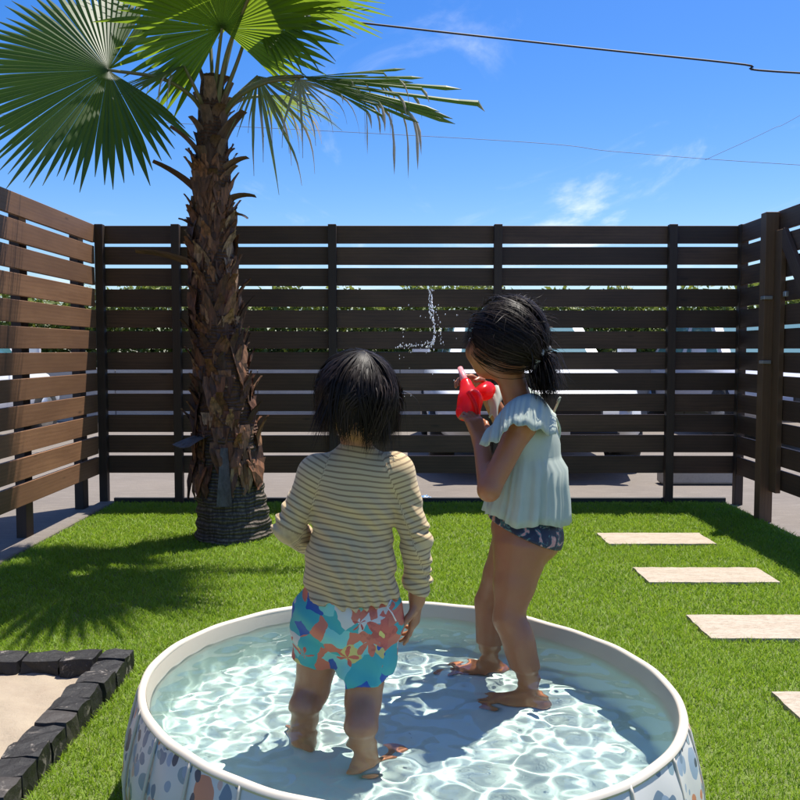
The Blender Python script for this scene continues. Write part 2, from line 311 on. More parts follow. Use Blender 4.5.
class MB:
    "collects shapes, links them as one mesh"
    def __init__(s): s.v = []; s.f = []
    def add(s, v, f):
        o = len(s.v); s.v += [tuple(map(float, p)) for p in v]; s.f += [tuple(i + o for i in q) for q in f]; return s
    def box(s, c, d, rz=0, rot=None):
        P = [Vector((x * d[0] / 2, y * d[1] / 2, z * d[2] / 2)) for x in (-1, 1) for y in (-1, 1) for z in (-1, 1)]
        M_ = rot if rot is not None else Matrix.Rotation(rz, 3, 'Z')
        return s.add([M_ @ p + Vector(c) for p in P], [(0, 1, 3, 2), (4, 6, 7, 5), (0, 4, 5, 1), (2, 3, 7, 6), (0, 2, 6, 4), (1, 5, 7, 3)])
    def tube(s, pts, rad, n=8, cap=True):
        pts = [Vector(p) for p in pts]; rad = [rad] * len(pts) if np.isscalar(rad) else rad
        up = Vector((0, 0, 1)); rings = []; o = len(s.v); u_ = None
        for i, p in enumerate(pts):
            d = (pts[min(i + 1, len(pts) - 1)] - pts[max(i - 1, 0)]).normalized()
            if u_ is None: u_ = d.cross(up if abs(d.z) < .9 else Vector((1, 0, 0))).normalized()
            u_ = (u_ - d * u_.dot(d)).normalized(); w_ = d.cross(u_)
            for k in range(n):
                a = 2 * math.pi * k / n; s.v.append(tuple(p + (u_ * math.cos(a) + w_ * math.sin(a)) * rad[i]))
        for i in range(len(pts) - 1):
            for k in range(n):
                a, b = o + i * n + k, o + i * n + (k + 1) % n; s.f.append((a, b, b + n, a + n))
        if cap: s.f.append(tuple(o + k for k in reversed(range(n)))); s.f.append(tuple(o + (len(pts) - 1) * n + k for k in range(n)))
        return s
    def lathe(s, prof, c=(0, 0, 0), n=24, axis='Z', cap=True):
        o = len(s.v)
        for r_, z in prof:
            for k in range(n):
                a = 2 * math.pi * k / n; p = (r_ * math.cos(a), r_ * math.sin(a), z)
                if axis == 'X': p = (p[2], p[0], p[1])
                if axis == 'Y': p = (p[0], p[2], p[1])
                s.v.append((p[0] + c[0], p[1] + c[1], p[2] + c[2]))
        for i in range(len(prof) - 1):
            for k in range(n):
                a, b = o + i * n + k, o + i * n + (k + 1) % n; s.f.append((a, b, b + n, a + n))
        if cap: s.f.append(tuple(o + k for k in range(n))); s.f.append(tuple(o + (len(prof) - 1) * n + k for k in range(n)))
        return s
    def grid(s, P):
        "P[i][j] points"
        o = len(s.v); a = len(P); b = len(P[0])
        for r_ in P:
            for p in r_: s.v.append(tuple(map(float, p)))
        for i in range(a - 1):
            for j in range(b - 1): s.f.append((o + i * b + j, o + i * b + j + 1, o + (i + 1) * b + j + 1, o + (i + 1) * b + j))
        return s
    def mesh(s, name, m, smooth=False, bevel=0):
        me = mesh(name, s.v, s.f, m)
        bm = bmesh.new(); bm.from_mesh(me); bmesh.ops.recalc_face_normals(bm, faces=bm.faces)
        if bevel: bmesh.ops.bevel(bm, geom=list(bm.edges), offset=bevel, segments=1, affect='EDGES', profile=.5)
        bm.to_mesh(me); bm.free()
        if smooth: me.polygons.foreach_set('use_smooth', np.ones(len(me.polygons), bool))
        return me
    def build(s, name, m, parent=None, smooth=False, bevel=0):
        return link(name, s.mesh(name, m, smooth, bevel), parent)
def bez(P, n):
    "Catmull-Rom through points"
    P = np.array(P, float); Q = np.vstack([2 * P[0] - P[1], P, 2 * P[-1] - P[-2]]); out = []
    for t in np.linspace(0, len(P) - 1, n):
        i = min(int(t), len(P) - 2); u = t - i; a, b, c, d = Q[i:i + 4]
        out.append(.5 * (2 * b + (c - a) * u + (2 * a - 5 * b + 4 * c - d) * u * u + (3 * b - a - 3 * c + d) * u ** 3))
    return np.array(out)

# ------------------------------------------------------------------ signed-distance bodies (surface nets)
class SDF:
    def __init__(s, lo, hi, h=.0036):
        s.lo = np.array(lo, float); s.h = h; s.n = np.ceil((np.array(hi) - s.lo) / h).astype(int) + 1
        s.a = np.full(s.n, 1., np.float32); s.ax = [s.lo[i] + h * np.arange(s.n[i]) for i in range(3)]
    def region(s, lo, hi, pad=.05):
        i0 = np.clip(((np.array(lo) - pad - s.lo) / s.h).astype(int), 0, s.n); i1 = np.clip(((np.array(hi) + pad - s.lo) / s.h).astype(int) + 2, 0, s.n)
        sl_ = tuple(slice(a, b) for a, b in zip(i0, i1))
        X = s.ax[0][sl_[0]][:, None, None].astype(np.float32); Y = s.ax[1][sl_[1]][None, :, None].astype(np.float32); Z = s.ax[2][sl_[2]][None, None, :].astype(np.float32)
        return sl_, X, Y, Z
    def merge(s, sl_, d, k):
        a = s.a[sl_]
        if k > 0:
            hh = np.maximum(k - np.abs(a - d), 0) / k; s.a[sl_] = np.minimum(a, d) - hh * hh * k * .25
        else: s.a[sl_] = np.minimum(a, d)
    def cone(s, p, q, ra, rb, k=.014):
        p = np.array(p, float); q = np.array(q, float); m = max(ra, rb)
        sl_, X, Y, Z = s.region(np.minimum(p, q) - m, np.maximum(p, q) + m)
        e = q - p; L2 = e @ e
        t = np.clip(((X - p[0]) * e[0] + (Y - p[1]) * e[1] + (Z - p[2]) * e[2]) / L2, 0, 1)
        d = np.sqrt((X - p[0] - t * e[0]) ** 2 + (Y - p[1] - t * e[1]) ** 2 + (Z - p[2] - t * e[2]) ** 2) - (ra + (rb - ra) * t)
        s.merge(sl_, d, k); return s
    def chain(s, P, rad, k=.012):
        for i in range(len(P) - 1): s.cone(P[i], P[i + 1], rad[i], rad[i + 1], k)
        return s
    def ell(s, c, r_, A=None, k=.014):
        c = np.array(c, float); r_ = np.array(r_, float); m = r_.max()
        sl_, X, Y, Z = s.region(c - m, c + m); A = np.eye(3) if A is None else np.array(A)
        x, y, z = X - c[0], Y - c[1], Z - c[2]
        L = [(A[i][0] * x + A[i][1] * y + A[i][2] * z) for i in range(3)]
        k0 = np.sqrt(sum((L[i] / r_[i]) ** 2 for i in range(3))); k1 = np.sqrt(sum((L[i] / r_[i] ** 2) ** 2 for i in range(3))) + 1e-9
        s.merge(sl_, k0 * (k0 - 1) / k1, k); return s
    def cut(s, p, n):
        "keep the side the normal points away from"
        n = np.array(n, float); n /= np.linalg.norm(n); X, Y, Z = np.meshgrid(*s.ax, indexing='ij', sparse=True)
        d = (X - p[0]) * n[0] + (Y - p[1]) * n[1] + (Z - p[2]) * n[2]
        s.a = np.maximum(s.a, d.astype(np.float32)); return s
    def warp(s, fn):
        X, Y, Z = np.meshgrid(*s.ax, indexing='ij', sparse=True); s.a = s.a + fn(X, Y, Z).astype(np.float32); return s
    def net(s):
        a = s.a; g_ = a < 0; n = s.n
        c = np.zeros(n - 1, np.int8)
        for i in (0, 1):
            for j in (0, 1):
                for k in (0, 1): c += g_[i:n[0] - 1 + i, j:n[1] - 1 + j, k:n[2] - 1 + k]
        I = np.argwhere((c > 0) & (c < 8)); idx = np.full(n - 1, -1, np.int64); idx[tuple(I.T)] = np.arange(len(I))
        acc = np.zeros((len(I), 3)); cnt = np.zeros(len(I)); cor = [(i, j, k) for i in (0, 1) for j in (0, 1) for k in (0, 1)]
        val = {q: a[I[:, 0] + q[0], I[:, 1] + q[1], I[:, 2] + q[2]] for q in cor}
        for p in cor:
            for ax in range(3):
                if p[ax] == 0:
                    q = list(p); q[ax] = 1; q = tuple(q); va, vb = val[p], val[q]; m = (va < 0) != (vb < 0)
                    t = np.where(m, va / np.where(m, va - vb, 1), 0); pos = np.tile(np.array(p, float), (len(I), 1)); pos[:, ax] = t
                    acc[m] += pos[m]; cnt[m] += 1
        V = s.lo + (I + acc / cnt[:, None]) * s.h; F = []
        for ax in range(3):
            b, d = [(1, 2), (2, 0), (0, 1)][ax]
            sl0 = [slice(1, -1)] * 3; sl0[ax] = slice(0, n[ax] - 1); sl1 = list(sl0); sl1[ax] = slice(1, n[ax])
            A0, A1 = g_[tuple(sl0)], g_[tuple(sl1)]
            for sign in (0, 1):
                E_ = np.argwhere((A0 & ~A1) if sign == 0 else (~A0 & A1))
                E_[:, b] += 1; E_[:, d] += 1
                def cell(db, dd):
                    q = E_.copy(); q[:, b] += db; q[:, d] += dd; return idx[q[:, 0], q[:, 1], q[:, 2]]
                quad = np.stack([cell(-1, -1), cell(0, -1), cell(0, 0), cell(-1, 0)], 1)
                F.append(quad if sign == 0 else quad[:, ::-1])
        return V, np.vstack(F)
def nrm(v): v = np.array(v, float); return v / np.linalg.norm(v)
def hand(S, wr, d, nrmal, th, L, curl=.5, curls=None, spread=.10, k=.004):
    "palm, four fingers and a thumb; d along the hand, nrmal out of the palm, th towards the thumb"
    d = nrm(d); n_ = nrm(np.array(nrmal) - d * np.dot(nrmal, d)); t = nrm(np.array(th) - d * np.dot(th, d) - n_ * np.dot(th, n_)); wr = np.array(wr, float)
    for x in (-.14, -.05, .05, .14): S.cone(wr + t * x * L * .7, wr + d * .47 * L + t * x * L * 1.15, .085 * L, .07 * L, .01)
    for i, (x, ln) in enumerate(((.17, .40), (.058, .45), (-.055, .42), (-.165, .33))):
        c_ = curls[i] if curls else curl
        p = wr + d * (.48 - abs(x) * .15) * L + t * x * L; dd = nrm(d + t * x * spread * 10 * .35); r0 = .055 * L
        for j, fr in enumerate((.45, .32, .25)):
            ang = c_ * (j + .6) * .75; e = nrm(dd * math.cos(ang) + n_ * math.sin(ang)); q = p + e * ln * L * fr
            S.cone(p, q, r0, r0 * .9, k); p = q; r0 *= .9
    p = wr + d * .14 * L + t * .17 * L
    for j, fr in enumerate((.22, .17, .14)):
        e = nrm(t * (.75 - .3 * j) + d * (.65 + .1 * j) + n_ * (.25 + curl * .35 * j)); q = p + e * fr * L; S.cone(p, q, (.078, .064, .056)[j] * L, (.064, .056, .05)[j] * L, .006); p = q
def foot(S, ank, d, L, r_):
    "heel under the ankle, sole on z = 0.012, five toes"
    d = nrm([d[0], d[1], 0]); t = np.array([d[1], -d[0], 0]); z0 = .010; a = np.array(ank, float); b = np.array([a[0], a[1], 0])
    S.cone(a, b - d * .02 * L + [0, 0, z0 + .17 * L], r_, .16 * L, .02)
    S.ell(b - d * .10 * L + [0, 0, z0 + .14 * L], (.17 * L, .15 * L, .15 * L), [d, t, [0, 0, 1]], .015)
    S.cone(b + [0, 0, z0 + .19 * L], b + d * .48 * L + [0, 0, z0 + .10 * L], .155 * L, .10 * L, .02)
    for x in (-.09, .09): S.cone(b + t * x * L * .5 + [0, 0, z0 + .10 * L], b + d * .52 * L + t * x * L * 1.3 + [0, 0, z0 + .075 * L], .10 * L, .08 * L, .015)
    for i, x in enumerate((-.18, -.085, 0, .08, .15)):
        p = b + d * (.57 - .02 * i) * L + t * x * L + [0, 0, z0 + .06 * L]
        S.cone(p, p + d * (.13 - .012 * i) * L, .058 * L if i == 0 else .045 * L, .05 * L if i == 0 else .036 * L, .006)
def head(S, c, fd, rr, jaw=1.):
    "skull, jaw, nose, lips, ears; fd = facing"
    f = nrm([fd[0], fd[1], fd[2] if len(fd) > 2 else 0]); rt = nrm(np.cross(f, [0, 0, 1])); up = np.cross(rt, f); A = [f, rt, up]; c = np.array(c, float); a, b, h = rr
    P = lambda x, y, z: c + f * x * a + rt * y * b + up * z * h
    S.ell(P(-.06, 0, .12), (a, b, h * .88), A, .01); S.ell(P(.30, 0, -.42), (a * .62, b * .74, h * .56), A, .03)
    S.ell(P(.66, 0, -.66), (a * .22, b * .33, h * .24), A, .03)
    S.cone(P(.88, 0, .0), P(1.0, 0, -.24), .007, .0115, .012)
    for y in (-1, 1):
        S.ell(P(.72, y * .44, -.28), (a * .26, b * .30, h * .22), A, .03)
        S.ell(P(-.05, y * .98, -.12), (.021, .007, .03), A, .008)
    S.ell(P(.93, 0, -.50), (.007, .021, .005), A, .006); S.ell(P(.91, 0, -.58), (.007, .018, .006), A, .006)
    return P, A
def ribbons(paths, widths, centers, taper=True):
    "flat strands: paths [n][m][3]"
    P = np.asarray(paths); n, m, _ = P.shape; T = np.gradient(P, axis=1); T /= np.linalg.norm(T, axis=2, keepdims=True) + 1e-9
    O = P - centers; O /= np.linalg.norm(O, axis=2, keepdims=True) + 1e-9
    S_ = np.cross(T, O); S_ /= np.linalg.norm(S_, axis=2, keepdims=True) + 1e-9
    u = np.linspace(0, 1, m); wp = np.interp(u, [0, .15, .7, 1], [.6, 1, .9, .12]) if taper else np.ones(m)
    W = np.asarray(widths)[:, None, None] * wp[None, :, None] * .5
    V = np.stack([P - S_ * W, P + S_ * W], 2).reshape(-1, 3)
    base = (np.arange(n)[:, None] * m + np.arange(m - 1)[None, :]) * 2
    F = np.stack([base, base + 1, base + 3, base + 2], -1).reshape(-1, 4)
    return V, F
def join_vf(parts):
    vs_, fs = [], []; o = 0
    for V, F in parts: vs_.append(V); fs.append(F + o); o += len(V)
    return np.vstack(vs_), np.vstack(fs)
def ellipsoid_vf(c, r_, A, nu=32, nv=20):
    u = np.linspace(0, 2 * math.pi, nu, endpoint=False); v = np.linspace(.02, math.pi - .02, nv); U, Vv = np.meshgrid(u, v, indexing='ij')
    L = np.stack([np.sin(Vv) * np.cos(U) * r_[0], np.sin(Vv) * np.sin(U) * r_[1], np.cos(Vv) * r_[2]], -1)
    P = np.array(c) + L @ np.array(A); i = np.arange(nu * nv).reshape(nu, nv); j = np.roll(i, -1, 0)
    F = np.stack([i[:, :-1], j[:, :-1], j[:, 1:], i[:, 1:]], -1).reshape(-1, 4); return P.reshape(-1, 3), F

# ------------------------------------------------------------------ ground, lawn, kerbs
def sheet(name, x0, x1, y0, y1, z, m, kind='structure'):
    return tag(link(name, mesh(name, [(x0, y0, z), (x1, y0, z), (x1, y1, z), (x0, y1, z)], [(0, 1, 2, 3)], m)), kind=kind)
sheet('ground', -300, 300, -200, 420, -.006, 'asphalt')
LX0, LX1, LY0, LY1 = -1.86, 2.13, -1.5, 5.50
sheet('lawn', LX0, LX1, LY0, LY1, .002, 'soil')
kb = MB(); kb.box((LX0 - .045, 2.0, -.002), (.09, 7.0, .04)); tag(kb.build('kerb', 'asphalt', bevel=.006), kind='structure')
eb = MB(); eb.box((.13, 5.515, .012), (4.0, .02, .05)); tag(eb.build('lawn_edging', 'black_trim', bevel=.003), kind='structure')

POOL_C = np.array([.007, 1.88]); RIM_Z = .27; WATER_Z = .228
def pool_r(phi): return .592 + .034 * np.cos(2 * (phi - R(140)))
SP = dict(x0=-2.05, x1=-.83, y0=1.15, y1=2.60)     # sandpit outer
SLABS = [(1.06, 1.61, 4.27, 4.53), (1.055, 1.615, 3.555, 3.80), (1.063, 1.62, 2.85, 3.11), (1.07, 1.63, 2.14, 2.40)]
PALM = np.array([-.895, 4.50])
def grass():
    V = []; T = []
    bands = [(1.0, 2.2, 30000, .0026), (2.2, 3.2, 26000, .0030), (3.2, 4.3, 20000, .0036), (4.3, 5.49, 15000, .0044)]
    allP = []; W = []
    for y0, y1, den, wd in bands:
        n = int((LX1 - LX0) * (y1 - y0) * den)
        p = np.c_[rng.uniform(LX0 + .01, LX1 - .01, n), rng.uniform(y0, y1, n)]
        keep = np.abs(p[:, 0]) < p[:, 1] * .6 + .5                # wedge a little wider than the view
        d = p - POOL_C; keep &= np.hypot(d[:, 0], d[:, 1]) > pool_r(np.arctan2(d[:, 1], d[:, 0])) + .0
        keep &= ~((p[:, 0] < SP['x1']) & (p[:, 1] < SP['y1']) & (p[:, 1] > SP['y0']))
        keep &= np.hypot(*(p - PALM).T) > .20
        for a, b, c, e in SLABS: keep &= ~((p[:, 0] > a) & (p[:, 0] < b) & (p[:, 1] > c) & (p[:, 1] < e))
        allP.append(p[keep]); W.append(np.full(keep.sum(), wd))
    P = np.vstack(allP); W = np.hstack(W); n = len(P)
    lump = np.sin(P[:, 0] * 9 + np.sin(P[:, 1] * 7) * 2) * np.sin(P[:, 1] * 11 + P[:, 0] * 4) + .6 * np.sin(P[:, 0] * 31 + P[:, 1] * 5) * np.sin(P[:, 1] * 27)
    H = rng.uniform(.013, .025, n) * (1 + .14 * lump); a = rng.uniform(0, 2 * np.pi, n); le = np.abs(rng.normal(0, .75, n)) + .2
    la = rng.uniform(0, 2 * np.pi, n) * 1.0
    dx, dy = np.cos(a) * W * .5, np.sin(a) * W * .5; lx, ly = np.cos(la) * H * le, np.sin(la) * H * le
    B = np.c_[P, np.zeros(n)]
    def q(sx_, f, zz): return B + np.c_[dx * sx_ + lx * f, dy * sx_ + ly * f, H * zz]
    vv_ = np.stack([q(-1, 0, 0), q(1, 0, 0), q(.8, .35, .6), q(-.8, .35, .6), q(0, 1, 1)], 1).reshape(-1, 3)
    i = np.arange(n) * 5; F = np.vstack([np.stack([i, i + 1, i + 2], 1), np.stack([i, i + 2, i + 3], 1), np.stack([i + 3, i + 2, i + 4], 1)])
    tone = np.clip(rng.normal(.45, .2, n) + .10 * lump + (rng.random(n) < .03) * .5, 0, 1)
    print('grass blades', n)
    return tag(link('grass', mesh('grass', vv_, F, 'grass', attrs={'tone': np.repeat(tone, 5)})), 'short mown green lawn grass around the paddling pool', 'grass', kind='stuff')
grass()

# ------------------------------------------------------------------ fences
Z0, NS, SW, PITCH = .196, 12, .1135, .1353
slat_cache = {}
def slat_mesh(L, m, th=.02, hgt=SW):
    key = (round(L, 3), m, th, hgt)
    if key not in slat_cache: slat_cache[key] = MB().box((0, 0, 0), (L, th, hgt)).mesh('slat', m, bevel=.002)
    return slat_cache[key]
def post(parent, x, y, w_, d_, h_, m='post_wood', name='post'):
    o = link(name, slat_mesh(h_, m, d_, w_), parent, (x, y, h_ / 2 - .01), (0, R(-90), 0)); return o
back = tag(empty('slat_fence', (.1, 5.54, 0)), 'dark brown horizontal slat fence across the back of the lawn', 'fence', 'slat fences round the lawn')
back_posts = [-1.925, -1.437, -.434, .628, 1.747, 2.20]
def child_local(o, par): o.parent = par; o.matrix_parent_inverse = par.matrix_world.inverted(); return o
def loc_rel(par, p): return (p[0] - par.location[0], p[1] - par.location[1], p[2] - par.location[2])
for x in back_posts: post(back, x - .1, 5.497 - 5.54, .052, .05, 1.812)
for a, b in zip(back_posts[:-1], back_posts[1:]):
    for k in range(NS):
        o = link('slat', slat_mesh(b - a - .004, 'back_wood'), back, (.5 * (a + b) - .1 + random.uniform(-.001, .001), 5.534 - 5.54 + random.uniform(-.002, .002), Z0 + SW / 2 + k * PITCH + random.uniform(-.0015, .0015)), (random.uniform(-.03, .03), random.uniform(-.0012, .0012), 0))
left = tag(empty('slat_fence', (-1.96, 4.0, 0)), 'sunlit brown slat fence along the left side, striped by palm leaf shadows', 'fence', 'slat fences round the lawn')
for y in (2.08, 2.9, 3.73, 4.55, 5.37): post(left, -2.028 + 1.96, y - 4.0, .055, .09, 1.78)
for a, b in ((1.2, 3.73), (3.73, 5.475)):
    for k in range(NS):
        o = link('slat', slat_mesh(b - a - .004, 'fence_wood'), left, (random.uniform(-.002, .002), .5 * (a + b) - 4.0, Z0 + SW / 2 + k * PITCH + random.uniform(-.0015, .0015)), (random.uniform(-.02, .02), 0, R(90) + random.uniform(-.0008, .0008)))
right = tag(empty('slat_fence', (2.17, 5.2, 0)), 'short dark slat fence panel between the right corner and the gate', 'fence', 'slat fences round the lawn')
post(right, 2.135 - 2.17, 4.955 - 5.2, .075, .075, 1.80, 'gate_post_wood')
for k in range(NS):
    link('slat', slat_mesh(.50, 'back_wood'), right, (.02, .04, Z0 + SW / 2 + k * PITCH), (random.uniform(-.02, .02), 0, R(90)))
for z in (.93, 1.30): MB().box((2.115 - 2.17, 4.93 - 5.2, z), (.05, .05, .02)).build('hinge', 'bolt_metal', right, bevel=.002)
gate = tag(empty('gate', (2.17, 4.3, 0)), 'wooden slat gate with diagonal brace at the right edge', 'gate')
for k in range(NS):
    link('slat', slat_mesh(1.36, 'back_wood'), gate, (.02, -.02, Z0 + SW / 2 + k * PITCH), (random.uniform(-.02, .02), 0, R(90)))
for y, nm in ((4.868, 'stile'), (3.66, 'stile')):
    o = link(nm, slat_mesh(1.50, 'gate_post_wood', .03, .085), gate, (-.008, y - 4.3, .93), (0, R(-90), R(90)))
a, b = Vector((0, 4.84 - 4.3, 1.66)), Vector((0, 3.70 - 4.3, .28)); dd = b - a
o = link('brace', slat_mesh(dd.length, 'back_wood', .026, .085), gate, (-.008, (a.y + b.y) / 2, (a.z + b.z) / 2))
o.rotation_mode = 'QUATERNION'; o.rotation_quaternion = Matrix((Vector((0, dd.y, dd.z)).normalized(), Vector((-1, 0, 0)), Vector((0, dd.y, dd.z)).normalized().cross(Vector((-1, 0, 0))))).transposed().to_quaternion()
MB().box((-.03, .44, 1.31), (.02, .035, .03)).build('latch', 'bolt_metal', gate, bevel=.003)

# ------------------------------------------------------------------ stepping slabs
for i, (a, b, c, d) in enumerate(SLABS):
    mbx = MB(); nx, ny = 14, 7
    top = [[(a + (b - a) * u + (0 if 0 < iu < nx - 1 else random.uniform(-.003, .003)), c + (d - c) * v_ + (0 if 0 < iv < ny - 1 else random.uniform(-.003, .003)), .017 + random.uniform(-.0006, .0006)) for iv, v_ in enumerate(np.linspace(0, 1, ny))] for iu, u in enumerate(np.linspace(0, 1, nx))]
    cxm, cym = (a + b) / 2, (c + d) / 2; top = [[(p[0] - cxm, p[1] - cym, p[2]) for p in r_] for r_ in top]
    mbx.grid(top); ring = [top[k][0] for k in range(nx)] + [top[-1][k] for k in range(1, ny)] + [top[k][-1] for k in range(nx - 2, -1, -1)] + [top[0][k] for k in range(ny - 2, 0, -1)]
    mbx.grid([[(p[0], p[1], p[2]) for p in ring + ring[:1]], [(p[0] * 1.002, p[1] * 1.002, -.004) for p in ring + ring[:1]]])
    o = mbx.build('stepping_slab', 'travertine'); o.location = (cxm, cym, 0)
    tag(o, ['pale travertine stepping slab farthest away, by the back fence shadow', 'pale travertine stepping slab, second from the back fence', 'pale travertine stepping slab, third from the back fence', 'nearest pale travertine stepping slab, cut off by the right picture edge'][i], 'stepping stone', 'stepping slabs in the lawn')

# ------------------------------------------------------------------ sandpit
sp = tag(empty('sandpit', (-1.4, 1.9, 0)), 'sandpit of pale sand edged with black stone blocks, lower left', 'sandpit')
ns = 60; gx = np.linspace(SP['x0'], SP['x1'] - .04, ns); gy = np.linspace(SP['y0'], SP['y1'] - .04, ns); X, Y = np.meshgrid(gx, gy, indexing='ij')
Zs = .020 + .006 * np.sin(X * 17 + 1.3 * np.sin(Y * 9)) * np.sin(Y * 14 + X * 5) + .003 * np.sin(X * 47 + Y * 31) + rng.normal(0, .0012, X.shape)
for hx, hy, hr, hd in ((-1.12, 2.36, .035, -.014), (-1.18, 2.38, .03, .012), (-1.0, 2.05, .06, -.010), (-1.3, 2.2, .08, .01)): Zs += hd * np.exp(-((X - hx) ** 2 + (Y - hy) ** 2) / hr ** 2)
Zs = np.maximum(Zs, .007)
link('sand', MB().grid(np.stack([X + 1.4, Y - 1.9, Zs], -1)).mesh('sand', 'sand', True), sp)
def stone_block(w_, d_, h_):
    bm = bmesh.new(); bmesh.ops.create_cube(bm, size=1); bmesh.ops.subdivide_edges(bm, edges=bm.edges[:], cuts=2, use_grid_fill=True)
    for v in bm.verts:
        c = v.co; k = sum(abs(x) > .49 for x in c); s_ = {1: 1., 2: .975, 3: .935}.get(k, 1.)
        v.co = Vector((c.x * w_ * s_ + random.uniform(-.0035, .0035), c.y * d_ * s_ + random.uniform(-.0035, .0035), c.z * h_ * s_ + random.uniform(-.003, .003)))
    me = bpy.data.meshes.new('stone'); bm.to_mesh(me); bm.free(); me.materials.append(MAT['dark_stone']); return me
y = SP['y1']; k = 0
while y > SP['y0']:
    d = random.uniform(.078, .098); link('stone', stone_block(.088, d - .004, .10), sp, (SP['x1'] - .044 + random.uniform(-.005, .005) + 1.4, y - d / 2 - 1.9, .018 + random.uniform(-.004, .003)), (random.uniform(-.05, .05), random.uniform(-.05, .05), random.uniform(-.05, .05))); y -= d
x = SP['x1'] - .092
while x > SP['x0']:
    d = random.uniform(.095, .118); link('stone', stone_block(d - .004, .088, .10), sp, (x - d / 2 + 1.4, SP['y1'] - .044 + random.uniform(-.006, .006) - 1.9, .017 + random.uniform(-.004, .003)), (random.uniform(-.05, .05), random.uniform(-.05, .05), random.uniform(-.05, .05))); x -= d

# ------------------------------------------------------------------ paddling pool
pool = tag(empty('paddling_pool', (POOL_C[0], POOL_C[1], 0)), 'round white paddling pool with terrazzo print on its outer wall', 'pool')
NP_ = 192; PH = np.linspace(0, 2 * math.pi, NP_, endpoint=False)
prof = [(.000, .004), (.020, .012), (.033, .05), (.036, .10), (.030, .15), (.018, .20), (.004, .25), (-.002, .262)]   # (outward bulge, z)
V = []; UV = []
for dr, z in prof:
    rr = pool_r(PH) + dr - .012 + .004 * np.cos(PH * 28) * (1 if .02 < z < .25 else 0)
    V += [(rr[i] * math.cos(p), rr[i] * math.sin(p), z) for i, p in enumerate(PH)]; UV += [(p * .60, z, 0) for p in PH]
F = []
for i in range(len(prof) - 1):
    for j in range(NP_): a, b = i * NP_ + j, i * NP_ + (j + 1) % NP_; F.append((a, b, b + NP_, a + NP_))
link('wall', mesh('wall', V, F, 'terrazzo', True, {'wall_uv': UV}), pool)
lin = []
for dr, z in ((-.026, .262), (-.031, .24), (-.036, .20), (-.040, .12), (-.048, .04), (-.060, .014), (-.10, .010), (-.3, .010), (-.5, .010)):
    lin.append([((pool_r(p) + dr) * math.cos(p), (pool_r(p) + dr) * math.sin(p), z) for p in list(PH) + [PH[0]]])
lin.append([(.001 * math.cos(p), .001 * math.sin(p), .010) for p in list(PH) + [PH[0]]])
liner = MB().grid(lin).build('liner', 'pool_liner', pool, True)
rim = []
for k in range(11):
    a = 2 * math.pi * k / 10
    rim.append([((pool_r(p) - .017 + .0095 * math.cos(a) * (1 + .05 * math.sin(9 * p))) * math.cos(p), (pool_r(p) - .017 + .0095 * math.cos(a)) * math.sin(p), .260 + .0085 * math.sin(a) + .0012 * math.sin(7 * p) + .0008 * math.sin(23 * p)) for p in list(PH) + [PH[0]]])
MB().grid(rim).build('rim', 'pool_rim', pool, True)
for k in range(26):
    p = 2 * math.pi * (k + .3) / 26
    MB().tube([((pool_r(p) + dr - .010) * math.cos(p), (pool_r(p) + dr - .010) * math.sin(p), z) for dr, z in prof[1:]], .0035, 6).build('seam', 'pool_rim', pool, True)
# water sheet with small ripples
NR, NA = 190, 460; rr = np.linspace(0.002, 1, NR) ** .75; ph = np.linspace(0, 2 * math.pi, NA, endpoint=False)
RR, PP = np.meshgrid(rr, ph, indexing='ij'); rad = RR * (pool_r(PP) - .0325); WX, WY = rad * np.cos(PP) + POOL_C[0], rad * np.sin(PP) + POOL_C[1]
WZ = np.zeros_like(WX); r2 = np.random.default_rng(5)
for k in range(70):
    a = r2.uniform(0, 2 * math.pi); lam = .030 * (.115 / .030) ** r2.uniform(0, 1)
    WZ += .040 * lam ** 2 * np.sin(2 * math.pi / lam * (WX * math.cos(a) + WY * math.sin(a)) + r2.uniform(0, 6.28) + .9 * np.sin(WX * 7 + WY * 5 + k))
for px_, py_ in ((304, 706), (361, 727), (526, 666), (488, 641)):                         # rings spreading from the legs
    c_ = atz(px_, py_, WATER_Z); d_ = np.hypot(WX - c_[0], WY - c_[1]); WZ += .0004 * np.sin((d_ - .04) * 2 * math.pi / .055) * np.exp(-((d_ - .09) / .06) ** 2)
WZ *= 1.0
wi = np.arange(NR * NA).reshape(NR, NA); wj = np.roll(wi, -1, 1)
wf = np.stack([wi[:-1], wi[1:], wj[1:], wj[:-1]], -1).reshape(-1, 4)
water = tag(link('water', mesh('water', np.stack([WX, WY, WZ + WATER_Z], -1).reshape(-1, 3), wf, 'water', True)), kind='structure')
water.cycles.is_caustics_caster = True; liner.cycles.is_caustics_receiver = True

# ------------------------------------------------------------------ palm
palm = tag(empty('palm_tree', (PALM[0], PALM[1], 0)), 'fan palm with shaggy brown trunk standing on the lawn', 'tree')
prel = lambda p: np.array(p, float) - np.array([PALM[0], PALM[1], 0])
